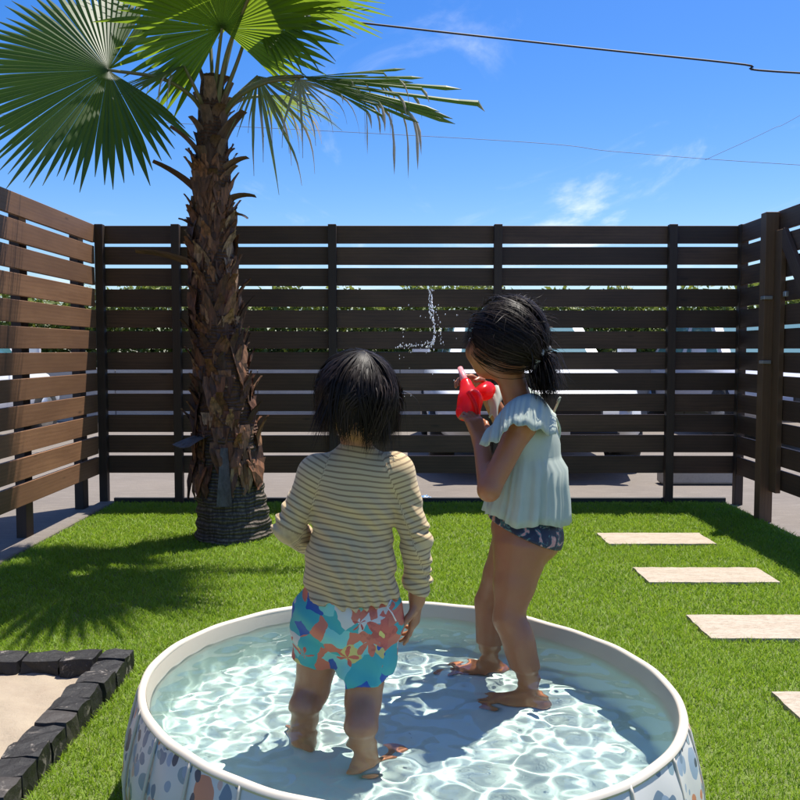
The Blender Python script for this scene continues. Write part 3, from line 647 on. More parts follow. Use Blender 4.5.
# trunk: (z, centre x offset, radius)
TR = [(0, 0, .205), (.06, .002, .198), (.2, -.004, .182), (.35, -.012, .165), (.5, -.022, .165), (.75, -.04, .146), (1.1, -.068, .124), (1.47, -.088, .107), (1.88, -.088, .089), (2.25, -.08, .068), (2.42, -.08, .05)]
zz = np.array([t[0] for t in TR]); trunk_x = lambda z: np.interp(z, zz, [t[1] for t in TR]); trunk_r = lambda z: np.interp(z, zz, [t[2] for t in TR])
P = []
for z in np.linspace(-.01, 2.42, 150):
    row = []
    for a in np.linspace(0, 2 * math.pi, 65):
        r_ = trunk_r(z) * (1 + .035 * math.sin(3 * a + z * 2) * math.exp(-z) + .02 * math.sin(7 * a + 5 * math.sin(z * 3))) + (.006 * math.sin(z * 95 + .8 * math.sin(a * 3)) if z < .55 else .004 * math.sin(a * 17 + z * 30))
        row.append((trunk_x(z) + r_ * math.cos(a), r_ * math.sin(a), z))
    P.append(row)
MB().grid(P).build('trunk', 'trunk_bark', palm, True)
def boot_mesh(L, w0, w1, th, bend):
    "old leaf base: curved half-pipe, cut off square"
    top, bot = [], []
    for u in np.linspace(0, 1, 7):
        w_ = w0 + (w1 - w0) * u; x = L * (math.sin(bend * u) / bend if bend else u); z = L * ((1 - math.cos(bend * u)) / bend if bend else 0)
        ra, rb = [], []
        for v in np.linspace(-1, 1, 6):
            c_ = .35 * w_ * v * v; ra.append((z * 1.0 - c_ * .5, v * w_, x)); rb.append((z - c_ * .5 + th * (1.2 - .6 * u) * (1 - .5 * v * v), v * w_ * .9, x))
        top.append(ra); bot.append(rb)
    m_ = MB().grid(top).grid(bot)
    m_.grid([[r_[0] for r_ in top], [r_[0] for r_ in bot]]).grid([[r_[-1] for r_ in top], [r_[-1] for r_ in bot]]).grid([top[-1], bot[-1]])
    return m_.mesh('leaf_base', 'leaf_base', False)
boots = [boot_mesh(L, a, b, .016, be) for L, a, b, be in ((.20, .055, .030, .55), (.16, .05, .026, .9), (.24, .06, .026, .4), (.14, .05, .03, 1.2))]
def put(me, name, z, ang, tilt=0., sink=.012, s=1., par=palm):
    o = link(name, me, par); r_ = trunk_r(z) - sink
    o.location = (trunk_x(z) + r_ * math.cos(ang), r_ * math.sin(ang), z); o.rotation_euler = Matrix.Rotation(ang, 3, 'Z').to_euler()
    o.rotation_euler = (Matrix.Rotation(ang, 3, 'Z') @ Matrix.Rotation(tilt, 3, 'Y')).to_euler(); o.scale = (s, s, s); return o
k = 0
for ring, z in enumerate(np.linspace(1.82, 2.30, 7)):                    # upright bases spiralling up under the crown
    for q in range(4):
        ang = k * 2.399 + random.uniform(-.2, .2); k += 1
        put(boots[k % 4], 'leaf_base', z + random.uniform(-.03, .03), ang, random.uniform(.0, .16), .03, random.uniform(.75, 1.05) * (1.05 - .25 * (z - 1.6)))
for z, ang, ti, s_, b_ in ((2.02, R(185), .55, 1.0, 0), (1.83, R(190), .8, 1.1, 2), (1.93, R(-8), .65, .95, 1), (1.78, R(5), .95, 1.0, 1), (1.70, R(-15), 1.1, .9, 3), (1.45, R(178), 1.15, 1.35, 2), (2.08, R(-20), .5, 1.0, 0), (1.62, R(170), .5, .8, 1)):
    put(boots[b_], 'leaf_base', z, ang, ti, .02, s_)
husk = boot_mesh(.26, .06, .10, .010, .2); husk.materials.clear(); husk.materials.append(MAT['grey_husk'])
put(husk, 'leaf_base', .56, R(-125), 1.75, .03, .7)
hus2 = boot_mesh(.30, .018, .040, .014, .12); hus2.materials.clear(); hus2.materials.append(MAT['grey_husk'])
put(hus2, 'leaf_base', .50, R(-84), 3.0, -.012, 1.0)
def flake_mesh(seed):
    r_ = random.Random(seed); L = r_.uniform(.09, .19); w_ = r_.uniform(.022, .05); cu = r_.uniform(.1, .8) * .07; P_ = []
    for u in np.linspace(0, 1, 6):
        ww = w_ * (1 - u ** 1.6) * (1 + .15 * r_.uniform(-1, 1)) + .0015; row = []
        for v in np.linspace(-1, 1, 4): row.append((cu * u ** 2.2 - .25 * ww * abs(v) ** 2 + .004 * r_.uniform(-1, 1), v * ww + .02 * u * u * r_.uniform(-.6, .6), L * u))
        P_.append(row)
    Q = [[(p[0] - .004, p[1], p[2]) for p in r2_] for r2_ in P_]
    return MB().grid(P_).grid(Q).mesh('bark_flake', 'bark_flake', False)
flakes = [flake_mesh(s_) for s_ in range(14)]
for k in range(26):
    put(flakes[k % 14], 'bark_flake', random.uniform(.36, .62), random.uniform(R(-175), R(-20)), math.pi - random.uniform(.02, .35), random.uniform(-.004, .006), random.uniform(.9, 1.5))
for k in range(270):
    z = .46 + 1.45 * (k / 270) + random.uniform(-.04, .04); ang = random.uniform(-math.pi, .0) if k % 5 else random.uniform(0, math.pi)
    dn = random.random() < (.45 if z < 1.0 else .25)
    put(random.choice(flakes), 'bark_flake', z, ang, (math.pi - random.uniform(.02, .3)) if dn else random.uniform(-.02, .10), random.uniform(.002, .012), random.uniform(.8, 1.35))

def frond(petiole_pts, axis, normal, rad, spread, n=46, droop=.25, split=.5, tone=.5, dry=0., dry_tip=0., seed=0, lenvar=.05, wmul=1., fold=0., hang=1.3, krange=(.45, .8)):
    "a palm frond: petiole and a fan blade whose segments are joined at the base and free at the tips"
    r_ = np.random.default_rng(seed); fr = empty('frond', (0, 0, 0)); fr.parent = palm
    pp = bez(petiole_pts, 14); rp = [prel(p) for p in pp]; rads = list(np.interp(np.linspace(0, 1, 14), [0, .2, 1], [.020, .012, .0075]))
    MB().tube(rp, rads, 7).build('petiole', 'petiole', fr, True)
    o = rp[-1]; ax = nrm(axis); nm = nrm(np.array(normal) - ax * np.dot(normal, ax)); sd = np.cross(nm, ax)
    V = []; F = []; TO = []; AL = []; DR = []
    m = 11
    for i in range(n):
        s_ = (i / (n - 1) - .5) * 2; th = s_ * R(spread) / 2; th += r_.normal(0, .006)
        L = rad * (1 - .22 * abs(s_) ** 2.2) * (1 + r_.normal(0, lenvar)); da = R(spread) / (n - 1) * .5
        t0 = np.clip(tone + r_.normal(0, .12), 0, 1); kink = r_.random() < dry_tip; kp = r_.uniform(*krange); dg = droop * (1 + r_.normal(0, .35)) * (.7 + .6 * abs(s_))
        d0 = ax * math.cos(th) + sd * math.sin(th); e0 = -ax * math.sin(th) + sd * math.cos(th)
        nml = nm + d0 * 0; pos = o.copy(); dcur = d0 - nm * fold * abs(s_); dcur /= np.linalg.norm(dcur); base = len(V); pl = 0
        for j in range(m):
            u = j / (m - 1); q = max(0, u - .35)
            if j:
                dz = dg * q * .32
                if kink and u > kp: dz += hang * (u - kp) + (.25 if hang < 2 else .9)
                dcur = dcur + np.array([0, 0, -1.]) * dz + (r_.normal(0, .03, 3) if kink else 0); dcur /= np.linalg.norm(dcur); pos = pos + dcur * L / (m - 1) * (.55 if kink and u > kp and hang > 2 else 1)
            wj = L * u * math.tan(da) if u < split else L * split * math.tan(da) * max(0.03, (1 - ((u - split) / (1 - split)) ** 1.5)) * wmul
            wj = max(wj * 1.12, .0012); rdg = .55 * wj + .0005
            V += [pos - e0 * wj, pos + nm * rdg * (1 if True else 0), pos + e0 * wj]
            TO += [t0] * 3; AL += [u] * 3; dv = np.clip(dry + (1. if kink and u > kp else 0), 0, 1); DR += [dv] * 3
        for j in range(m - 1):
            a = base + 3 * j; F += [(a, a + 1, a + 4, a + 3), (a + 1, a + 2, a + 5, a + 4)]
    link('blade', mesh('blade', V, F, 'palm_leaf', False, {'tone': TO, 'along': AL, 'dry': DR}), fr)
    return fr
YP = 4.5
# left fan facing the camera, the backlit fan above, right fans, the broken drooping one, and the rest of the crown
frond([at(208, 118, 4.5), at(190, 95, 4.42), at(160, 78, 4.34), at(108, 70, 4.25)], (-1, -.05, -.14), (.25, -.85, .55), .80, 262, 70, .13, .66, .12, seed=1, lenvar=.07)
frond([at(214, 110, 4.5), at(217, 70, 4.42), at(222, 28, 4.30)], (-.10, -.42, .8), (.05, -.85, -.45), .62, 275, 60, .18, .64, .8, seed=2, lenvar=.09)
frond([at(218, 110, 4.5), at(236, 66, 4.45), at(252, 18, 4.42)], (.75, .1, .50), (-.35, -.8, .3), .55, 200, 46, .55, .55, .45, seed=3, lenvar=.12)
frond([at(222, 116, 4.5), at(238, 95, 4.42), at(268, 80, 4.36), at(304, 77, 4.34)], (1, -.03, -.18), (.05, -.95, .3), .74, 34, 20, .02, .85, .9, .0, .6, seed=4, lenvar=.2, wmul=1.5, hang=2.5, krange=(.55, .97))
frond([at(222, 116, 4.51), at(238, 95, 4.44), at(268, 79, 4.38), at(302, 76, 4.33)], (1, .03, -.24), (.05, -.8, .55), .80, 30, 15, .03, .80, .7, .1, .95, seed=24, lenvar=.35, wmul=1.4, hang=2.5, krange=(.3, .85))
frond([at(222, 117, 4.49), at(240, 96, 4.41), at(268, 82, 4.35), at(298, 79, 4.33)], (.45, -.1, -.8), (.3, -.85, .25), .38, 120, 11, .3, .25, .4, .55, .7, seed=15, lenvar=.3, wmul=.6)
frond([at(222, 118, 4.52), at(235, 98, 4.5), at(258, 76, 4.5)], (.35, .1, -.75), (.3, -.85, .25), .42, 130, 22, .3, .4, .7, .25, .5, seed=5, lenvar=.25, wmul=.7)
frond([at(206, 116, 4.5), at(198, 95, 4.4), at(184, 66, 4.35)], (-.8, -.15, -.35), (-.2, -.45, .85), .40, 140, 26, .2, .4, .4, .1, .2, seed=6, lenvar=.15, wmul=.8)
frond([at(212, 112, 4.52), at(212, 70, 4.6), at(206, -20, 4.75)], (-.25, .5, .7), (.3, -.7, .5), .60, 240, 50, .15, .6, .6, seed=7)
frond([at(216, 112, 4.5), at(226, 66, 4.58), at(246, -16, 4.75)], (.3, .45, .8), (-.2, -.8, .45), .66, 240, 50, .2, .6, .55, seed=8)
frond([at(216, 112, 4.48), at(228, 50, 4.38), at(254, -14, 4.20)], (-.15, -.95, .12), (-.05, -.10, -.98), .78, 285, 64, .06, .62, .75, seed=9, lenvar=.07)
frond([at(220, 118, 4.5), at(240, 100, 4.62), at(270, 95, 4.8)], (.7, .6, -.3), (.3, .3, .9), .42, 120, 20, .4, .4, .6, .2, .4, seed=14, wmul=.7)
def spear(p, q, sd):
    fr = empty('frond'); fr.parent = palm; MB().tube([prel(x) for x in bez([p, (np.array(p) + q) / 2 + [0, 0, .01], q], 8)], [.012, .016, .018, .017, .014, .010, .006, .002], 6).build('petiole', 'palm_leaf', fr, True)
spear(at(216, 112, 4.5), at(230, 40, 4.5), 1)

# ------------------------------------------------------------------ beyond the fence
wl = tag(empty('boundary_wall', (0, 12.0, 0)), 'low pale concrete wall below the hedge, behind the fence', 'wall')
for k in range(18):
    MB().box((-18 + k * 2.0 + 1, 0, .37), (1.992, .14, .76)).build('panel', 'concrete', wl, bevel=.008)
def hedge(name, x0, x1, y0, y1, z0, z1, n, label, seed, sz=.06):
    r_ = np.random.default_rng(seed); hd = tag(empty(name, ((x0 + x1) / 2, (y0 + y1) / 2, 0)), label, 'hedge')
    c_ = np.array([(x0 + x1) / 2, (y0 + y1) / 2, 0]); P_ = np.c_[r_.uniform(x0, x1, n), r_.uniform(y0, y1, n), r_.uniform(0, 1, n) ** .95]
    topz = z1 + .16 * np.sin(P_[:, 0] * 2.1) * np.sin(P_[:, 0] * .7 + 1) + .10 * np.sin(P_[:, 0] * 6.3) + r_.normal(0, .06, n); P_[:, 2] = z0 + (topz - z0) * P_[:, 2]
    A = r_.normal(0, 1, (n, 3)); A /= np.linalg.norm(A, axis=1, keepdims=True); B = np.cross(A, r_.normal(0, 1, (n, 3))); B /= np.linalg.norm(B, axis=1, keepdims=True)
    L = sz * r_.uniform(.7, 1.4, n)[:, None]; P_ = P_ - c_
    V = np.stack([P_ - A * L, P_ + B * L * .4, P_ + A * L, P_ - B * L * .4], 1).reshape(-1, 3)
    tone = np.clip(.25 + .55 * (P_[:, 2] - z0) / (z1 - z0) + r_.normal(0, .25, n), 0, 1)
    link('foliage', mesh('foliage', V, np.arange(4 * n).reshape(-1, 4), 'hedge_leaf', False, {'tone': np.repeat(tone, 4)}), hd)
    for k in range(int((x1 - x0) / .8)):
        xx = x0 + .4 + k * .8 - c_[0]; MB().tube([(xx, 0, 0), (xx + .05, 0, z0), (xx, .02, z1 * .75)], [.03, .025, .01], 6).build('stem', 'trunk_bark', hd, True)
    return hd
hedge('hedge', -17, 17, 12.35, 13.1, .30, 1.86, 110000, 'long leafy green hedge behind the back fence', 3)

def car(loc, rz, paint, label, roof=1.40, boxy=0., letters=False):
    root = tag(empty('parked_car', loc), label, 'car', 'cars parked beyond the fences'); root.rotation_euler = (0, 0, rz)
    # local: +x = front; length 4.3, half width .86
    st = [(-2.12, .60, .40, .74), (-2.05, .74, .28, .86), (-1.7, .82, .24, .95), (-.9, .86, .22, .96), (.3, .87, .22, .94), (1.0, .86, .22, .90), (1.6, .83, .24, .80), (1.95, .76, .26, .68), (2.12, .62, .36, .56)]
    P_ = []
    for x, hw, zb, zt in st:
        ring = []
        for a in np.linspace(0, 2 * math.pi, 25):
            cx_, sx_ = math.cos(a), math.sin(a); e = .45
            ring.append((x, math.copysign(abs(cx_) ** e, cx_) * hw, (zb + zt) / 2 + math.copysign(abs(sx_) ** e, sx_) * (zt - zb) / 2))
        P_.append(ring)
    m_ = MB().grid(P_); m_.f.append(tuple(range(24))); m_.f.append(tuple(8 * 25 + k_ for k_ in range(24)))
    m_.build('body', paint, root, True)
    f0 = 1.05 + .3 * boxy; f1 = .25 + .45 * boxy; r1 = -1.15 - .6 * boxy; r0 = -1.75 - .25 * boxy
    low = [(f0, .72), (f0 - .05, .80), (r0 + .05, .80), (r0, .72)]
    def roof_pt(x, hw): return (x, hw, roof)
    C = {}
    C['lo'] = [(f0, .70, .86), (r0, .70, .90), (r0, -.70, .90), (f0, -.70, .86)]; C['hi'] = [(f1, .56, roof), (r1, .56, roof), (r1, -.56, roof), (f1, -.56, roof)]
    cb = MB(); n_ = 7; P_ = []
    for u in np.linspace(0, 1, n_):
        uu = u; P_.append([tuple(np.array(a_) * (1 - uu) + np.array(b_) * uu) for a_, b_ in zip(C['lo'] + C['lo'][:1], C['hi'] + C['hi'][:1])])
    cb.grid(P_); mid = ((f1 + r1) / 2, 0, roof + .045); o_ = len(cb.v); cb.v += [*C['hi'], mid]; cb.f += [(o_, o_ + 1, o_ + 4), (o_ + 1, o_ + 2, o_ + 4), (o_ + 2, o_ + 3, o_ + 4), (o_ + 3, o_, o_ + 4)]
    cb.build('cabin', paint, root, bevel=0)
    def pane(a_, b_, c_, d_, nm, ins=(.07, .08)):
        q = [np.array(p, float) for p in (a_, b_, c_, d_)]; ctr = sum(q) / 4; nn_ = nrm(np.cross(q[1] - q[0], q[3] - q[0])); nn_ = nn_ if nn_ @ (ctr - np.array([-.3, 0, 1.0])) > 0 else -nn_
        q = [ctr + (p - ctr) * (1 - 2 * ins[0] if i_ in () else 1 - ins[1] * 2) for i_, p in enumerate(q)]
        mb_ = MB(); mb_.v = [tuple(p + nn_ * .006) for p in q] + [tuple(p - nn_ * .01) for p in q]; mb_.f = [(0, 1, 2, 3), (4, 5, 6, 7), (0, 1, 5, 4), (1, 2, 6, 5), (2, 3, 7, 6), (3, 0, 4, 7)]; mb_.build(nm, 'car_glass', root)
    lo, hi = C['lo'], C['hi']; pane(lo[0], lo[3], hi[3], hi[0], 'windscreen'); pane(lo[1], lo[2], hi[2], hi[1], 'rear_window')
    lerp = lambda a_, b_, t: tuple(np.array(a_) * (1 - t) + np.array(b_) * t)
    for a_, b_, c_, d_ in ((lo[0], lo[1], hi[1], hi[0]), (lo[3], lo[2], hi[2], hi[3])):
        for t0, t1 in ((.03, .5), (.52, .97)): pane(lerp(a_, b_, t0), lerp(a_, b_, t1), lerp(d_, c_, t1), lerp(d_, c_, t0), 'side_window', (.05, .06))
    for x in (1.32, -1.32):
        for s_ in (-1, 1):
            wh = MB().lathe([(.20, -.10), (.29, -.10), (.31, -.07), (.31, .07), (.29, .10), (.20, .10)], (0, 0, 0), 24, 'Y').build('wheel', 'tyre', root, True); wh.location = (x, s_ * .77, .31)
            MB().lathe([(.03, -.115), (.19, -.103), (.2, 0), (.19, .103), (.03, .115)], (0, 0, 0), 20, 'Y').build('rim', 'wheel_metal', wh, True)
    for s_ in (-1, 1):
        o_ = MB().lathe([(.02, 0), (.09, .015), (.11, .05), (.10, .10)], (0, 0, 0), 16, 'X').build('headlight', 'lamp_lens', root, True); o_.location = (2.10, s_ * .56, .60); o_.rotation_euler = (0, 0, math.pi - s_ * .5); o_.scale = (.8, 1.5, .65)
        o_ = MB().box((0, 0, 0), (.08, .16, .11)).build('mirror', paint, root, bevel=.02); o_.location = (.85, s_ * .93, .98)
    MB().box((2.115, 0, .50), (.05, .84, .13)).build('grille', 'black_trim', root, bevel=.02); MB().box((2.10, 0, .34), (.06, 1.1, .10)).build('lower_grille', 'black_trim', root, bevel=.02)
    MB().lathe([(.048, 0), (.055, .006), (.048, .012)], (2.142, 0, .53), 20, 'X').build('emblem', 'chrome', root, True)
    pl = MB().box((2.155, 0, .40), (.014, .33, .165)).build('number_plate', 'plate_white', root, bevel=.003)
    return root
car((1.12, 8.55, 0), R(-90), 'white_paint', 'white car facing the back fence, seen through its slats', 1.37)
car((4.35, 10.6, 0), R(-90), 'silver_paint', 'silver car farther off beyond the right end of the back fence', 1.36)
car((-4.75, 8.0, 0), R(90), 'white_paint', 'white car seen side-on through the left fence slats', 1.52, .55)
ws = MB().box((2.25, 6.35, .05), (.60, .14, .10)).build('wheel_stop', 'concrete', bevel=.015); tag(ws, 'low concrete wheel stop on the asphalt beyond the fence corner', 'wheel stop')
bl = MB(); r_ = random.Random(4); P_ = [[(.11 * (u - .5) * 1.3 + r_.uniform(-.01, .01), .05 * (v - .5) + r_.uniform(-.008, .008), .012 + .04 * math.sin(math.pi * u) * (.35 + .65 * r_.random()) * math.sin(math.pi * v)) for v in np.linspace(0, 1, 8)] for u in np.linspace(0, 1, 12)]
o = bl.grid(P_).build('plastic_bag', 'blue_plastic', None, True); o.location = (.155, 5.60, 0); tag(o, 'small crumpled blue plastic bag on the ground under the back fence', 'bag')
simple('cable_grey', (.16, .19, .24), .6, .1)
def cable(pts, r_, label, m='cable_black'):
    o = MB().tube(bez(pts, 50), r_, 6).build('overhead_cable', m, None, True); tag(o, label, 'cable', 'overhead cables')
cable([at(-500, -120, 9.5), at(100, -10, 9.5), at(320, 18, 9.5), at(560, 45, 9.5), at(740, 64, 9.5), at(800, 73, 9.5), at(1300, 95, 9.5)], .011, 'thick black overhead cable crossing the top of the sky')
cable([at(-500, 90, 16), at(440, 137, 16), at(620, 152, 16), at(800, 165, 16), at(1400, 200, 16)], .005, 'thin overhead cable lower in the sky, above the fence', 'cable_grey')
cable([at(300, 205, 18), at(705, 160, 18), at(770, 130, 18), at(830, 98, 18), at(1200, -120, 18)][1:], .005, 'short slanting overhead cable at the right edge of the sky', 'cable_grey')

# ------------------------------------------------------------------ the boy
def sdf_obj(S, name, m, parent, extra=None, smooth=2):
    V, F = S.net()
    if smooth:                                   # light Laplacian smoothing
        E_ = np.vstack([F[:, [0, 1]], F[:, [1, 2]], F[:, [2, 3]], F[:, [3, 0]]])
        for _ in range(smooth):
            acc = np.zeros_like(V); cnt = np.zeros(len(V)); np.add.at(acc, E_[:, 0], V[E_[:, 1]]); np.add.at(acc, E_[:, 1], V[E_[:, 0]]); np.add.at(cnt, E_[:, 0], 1); np.add.at(cnt, E_[:, 1], 1)
            V = V * .5 + acc / cnt[:, None] * .5
    o = link(name, mesh(name, V - np.array(parent.location), F, m, True, extra(V) if extra else None), parent)
    o.cycles.is_caustics_receiver = True; return o
def seg_t(V, a, b):
    a = np.array(a); e = np.array(b) - a; t = np.clip((V - a) @ e / (e @ e), 0, 1); return t, np.linalg.norm(V - a - t[:, None] * e, axis=1)

B0 = at(350, 610, 1.80)
boy = tag(empty('person', (B0[0], 1.80, .012)), 'child in striped long-sleeved top and bright floral shorts standing in the pool, back turned', 'person', 'children in the pool')
hd_c = at(357, 397, 1.79); neck0, neck1 = at(356, 462, 1.80), at(357, 428, 1.80)
chest, belly, pelv = at(354, 503, 1.80), at(350, 562, 1.80), at(348, 612, 1.805)
shL, shR = at(318, 474, 1.80), at(395, 472, 1.80)
elL, wrL = at(289, 527, 1.79), at(312, 545, 1.90)
elR, wrR = at(417, 543, 1.80), at(417, 600, 1.825)
hipL, hipR = at(325, 618, 1.81), at(370, 618, 1.80)
knL, knR = at(312, 690, 1.835), at(363, 702, 1.755)
wlL, wlR = atz(305, 707, WATER_Z), atz(361, 728, WATER_Z)
anL = np.array([wlL[0] - .008, wlL[1] + .022, .062]); anR = np.array([wlR[0] + .004, wlR[1] + .022, .062])
S = SDF((-.36, 1.56, -.002), (.16, 2.14, 1.03), .0036)
P_h, A_h = head(S, hd_c, (-.12, 1, -.08), (.086, .070, .090))
S.cone(neck0, neck1, .036, .032, .02)
S.ell(chest, (.092, .062, .105)); S.ell(belly, (.084, .066, .085), None, .03); S.ell(pelv, (.098, .078, .068), None, .03)
S.cone(shL, shR, .038, .038, .03)
S.chain([shL, elL, wrL], [.036, .027, .019]); S.chain([shR, elR, wrR], [.036, .027, .0185])
hand(S, wrL, (.75, .55, -.25), (.3, .4, -.8), (.2, .6, .8), .10, .6)
hand(S, wrR, (-.12, .02, -1), (-.85, .25, .0), (-.35, -.8, -.1), .112, .55, [.25, .5, .7, .9], spread=.2)
S.chain([hipL, knL, wlL, anL], [.058, .037, .033, .026]); S.chain([hipR, knR, wlR, anR], [.058, .037, .033, .026])
foot(S, anL, (-.25, 1), .155, .026); foot(S, anR, (.70, .70), .155, .026)
sdf_obj(S, 'body', 'skin_boy', boy)
for y in (-1, 1):
    c_ = P_h(.84, y * .40, -.02); V, F = ellipsoid_vf(c_ - np.array(boy.location), (.011, .011, .011), np.eye(3), 14, 10); ey = link('eye', mesh('eye', V, F, 'eye_white', True), boy)
    V, F = ellipsoid_vf(c_ + A_h[0] * .008 - np.array(boy.location), (.005, .005, .005), np.eye(3), 12, 8); link('iris', mesh('iris', V, F, 'eye_dark', True), ey)
# shirt
S = SDF((-.36, 1.64, .40), (.16, 2.06, .84), .0034)
S.ell(chest, (.095, .072, .112)); S.ell(belly, (.092, .078, .105), None, .04); S.cone(belly - [0, 0, .02], belly - [0, 0, .115], .080, .086, .05)
S.ell(belly - [0, 0, .085], (.106, .086, .07), None, .03)
S.cone(shL, shR, .043, .043, .03); S.cone(neck0 - [0, 0, .02], neck0 + [0, 0, .012], .050, .043, .02)
S.chain([shL, elL, elL + (wrL - elL) * .93], [.040, .033, .027], .010); S.chain([shR, elR, elR + (wrR - elR) * .90], [.040, .033, .026], .010)
for q, r_ in ((.66, .032), (.76, .029), (.85, .032)):
    c_ = elR + (wrR - elR) * q; S.ell(c_, (r_, r_, .010), None, .010)
hemp = at(350, 599, 1.75)
S.cut(hemp, (-.10, .25, -1)); 
def folds(X, Y, Z):
    lowz = np.clip((.66 - Z) / .16, 0, 1) * (X > -.29) * np.clip((.01 - np.abs(X + .1) + .12) / .04, 0, 1)
    f = .0034 * np.sin(Z * 118 + 22 * np.sin(X * 13 + .8) + Y * 12) * lowz
    f += .0022 * np.sin((Z + X * .9) * 150 + 3 * np.sin(X * 25)) * np.clip((Z - .56) / .06, 0, 1) * np.clip((.72 - Z) / .05, 0, 1)
    arm = np.clip((X - .005) / .02, 0, 1); f += .0030 * np.sin(Z * 200 + X * 90 + 2 * np.sin(Z * 60)) * arm * np.clip((.66 - Z) / .05, 0, 1)
    arml = np.clip((-.205 - X) / .02, 0, 1); f += .0028 * np.sin((Z + X) * 190 + Y * 60) * arml * np.clip((.69 - Z) / .05, 0, 1)
    f += .0015 * np.sin(X * 55 + Z * 30) * np.sin(Z * 48 - X * 20)
    return f
S.warp(folds)
def stripes(V):
    s0 = V[:, 2] + .010 * np.sin(V[:, 0] * 14 + 1.5) + .08 * (V[:, 1] - 1.8) * .3 + .0012 * np.sin(V[:, 0] * 60 + V[:, 2] * 30)
    dt = np.minimum(np.linalg.norm((V - chest) / [1.15, .9, 1.25], axis=1), np.linalg.norm((V - belly) / [1.15, .9, 1.35], axis=1)); s_ = s0.copy()
    for sh, el, wr, sg in ((shL, elL, wrL, -1), (shR, elR, wrR, 1)):
        t1, d1 = seg_t(V, sh, el); t2, d2 = seg_t(V, el, wr); Lu, Lf = np.linalg.norm(el - sh), np.linalg.norm(wr - el)
        al = np.where(d1 < d2, t1 * Lu + 0.3 * np.clip(((V - sh) @ ((el - sh) / Lu)) - t1 * Lu, -.05, 0) * 3.3, Lu + t2 * Lf)
        seam = sh + np.array([-sg * .012, 0, 0]); arm = (sg * (V[:, 0] - seam[0] - (V[:, 2] - sh[2]) * sg * (-.35)) > 0) & (np.minimum(d1, d2) < .062)
        s_ = np.where(arm, -al * 1.0 + sh[2], s_)
    return {'stripe': s_}
sdf_obj(S, 'shirt', 'striped_shirt', boy, stripes, 1)
# shorts
S = SDF((-.30, 1.60, .24), (.08, 2.0, .56), .0036)
S.ell(pelv + [0, 0, .0], (.109, .090, .085)); S.cone(pelv + [0, 0, .05], pelv - [0, 0, .01], .085, .092, .03)
S.cone(hipL, hipL + (knL - hipL) * .80, .074, .054, .02); S.cone(hipR, hipR + (knR - hipR) * .92, .074, .058, .02)
def legcut(S):
    X, Y, Z = np.meshgrid(*S.ax, indexing='ij', sparse=True)
    zl = hipL[2] + (knL[2] - hipL[2]) * .58; zr = hipR[2] + (knR[2] - hipR[2]) * .70; mid = (hipL[0] + hipR[0]) / 2
    zc = np.where(X < mid, zl + (X - hipL[0]) * -.10, zr + (X - hipR[0]) * .22) + .004 * np.sin(X * 80 + Y * 60)
    S.a = np.maximum(S.a, (zc - Z).astype(np.float32))
S.warp(lambda X, Y, Z: .0035 * np.sin(X * 75 + Z * 25 + 2 * np.sin(Z * 30)) * np.clip((.46 - Z) / .08, 0, 1) + .002 * np.sin(Z * 90 + X * 50)); legcut(S)
sho = sdf_obj(S, 'shorts', 'floral_shorts', boy, None, 1)
MB().tube([at(391, 600, 1.745) - np.array(boy.location), at(387, 607, 1.735) - np.array(boy.location), at(392, 613, 1.735) - np.array(boy.location), at(396, 621, 1.74) - np.array(boy.location)], .0016, 5).build('drawstring', 'white_cord', sho, True)
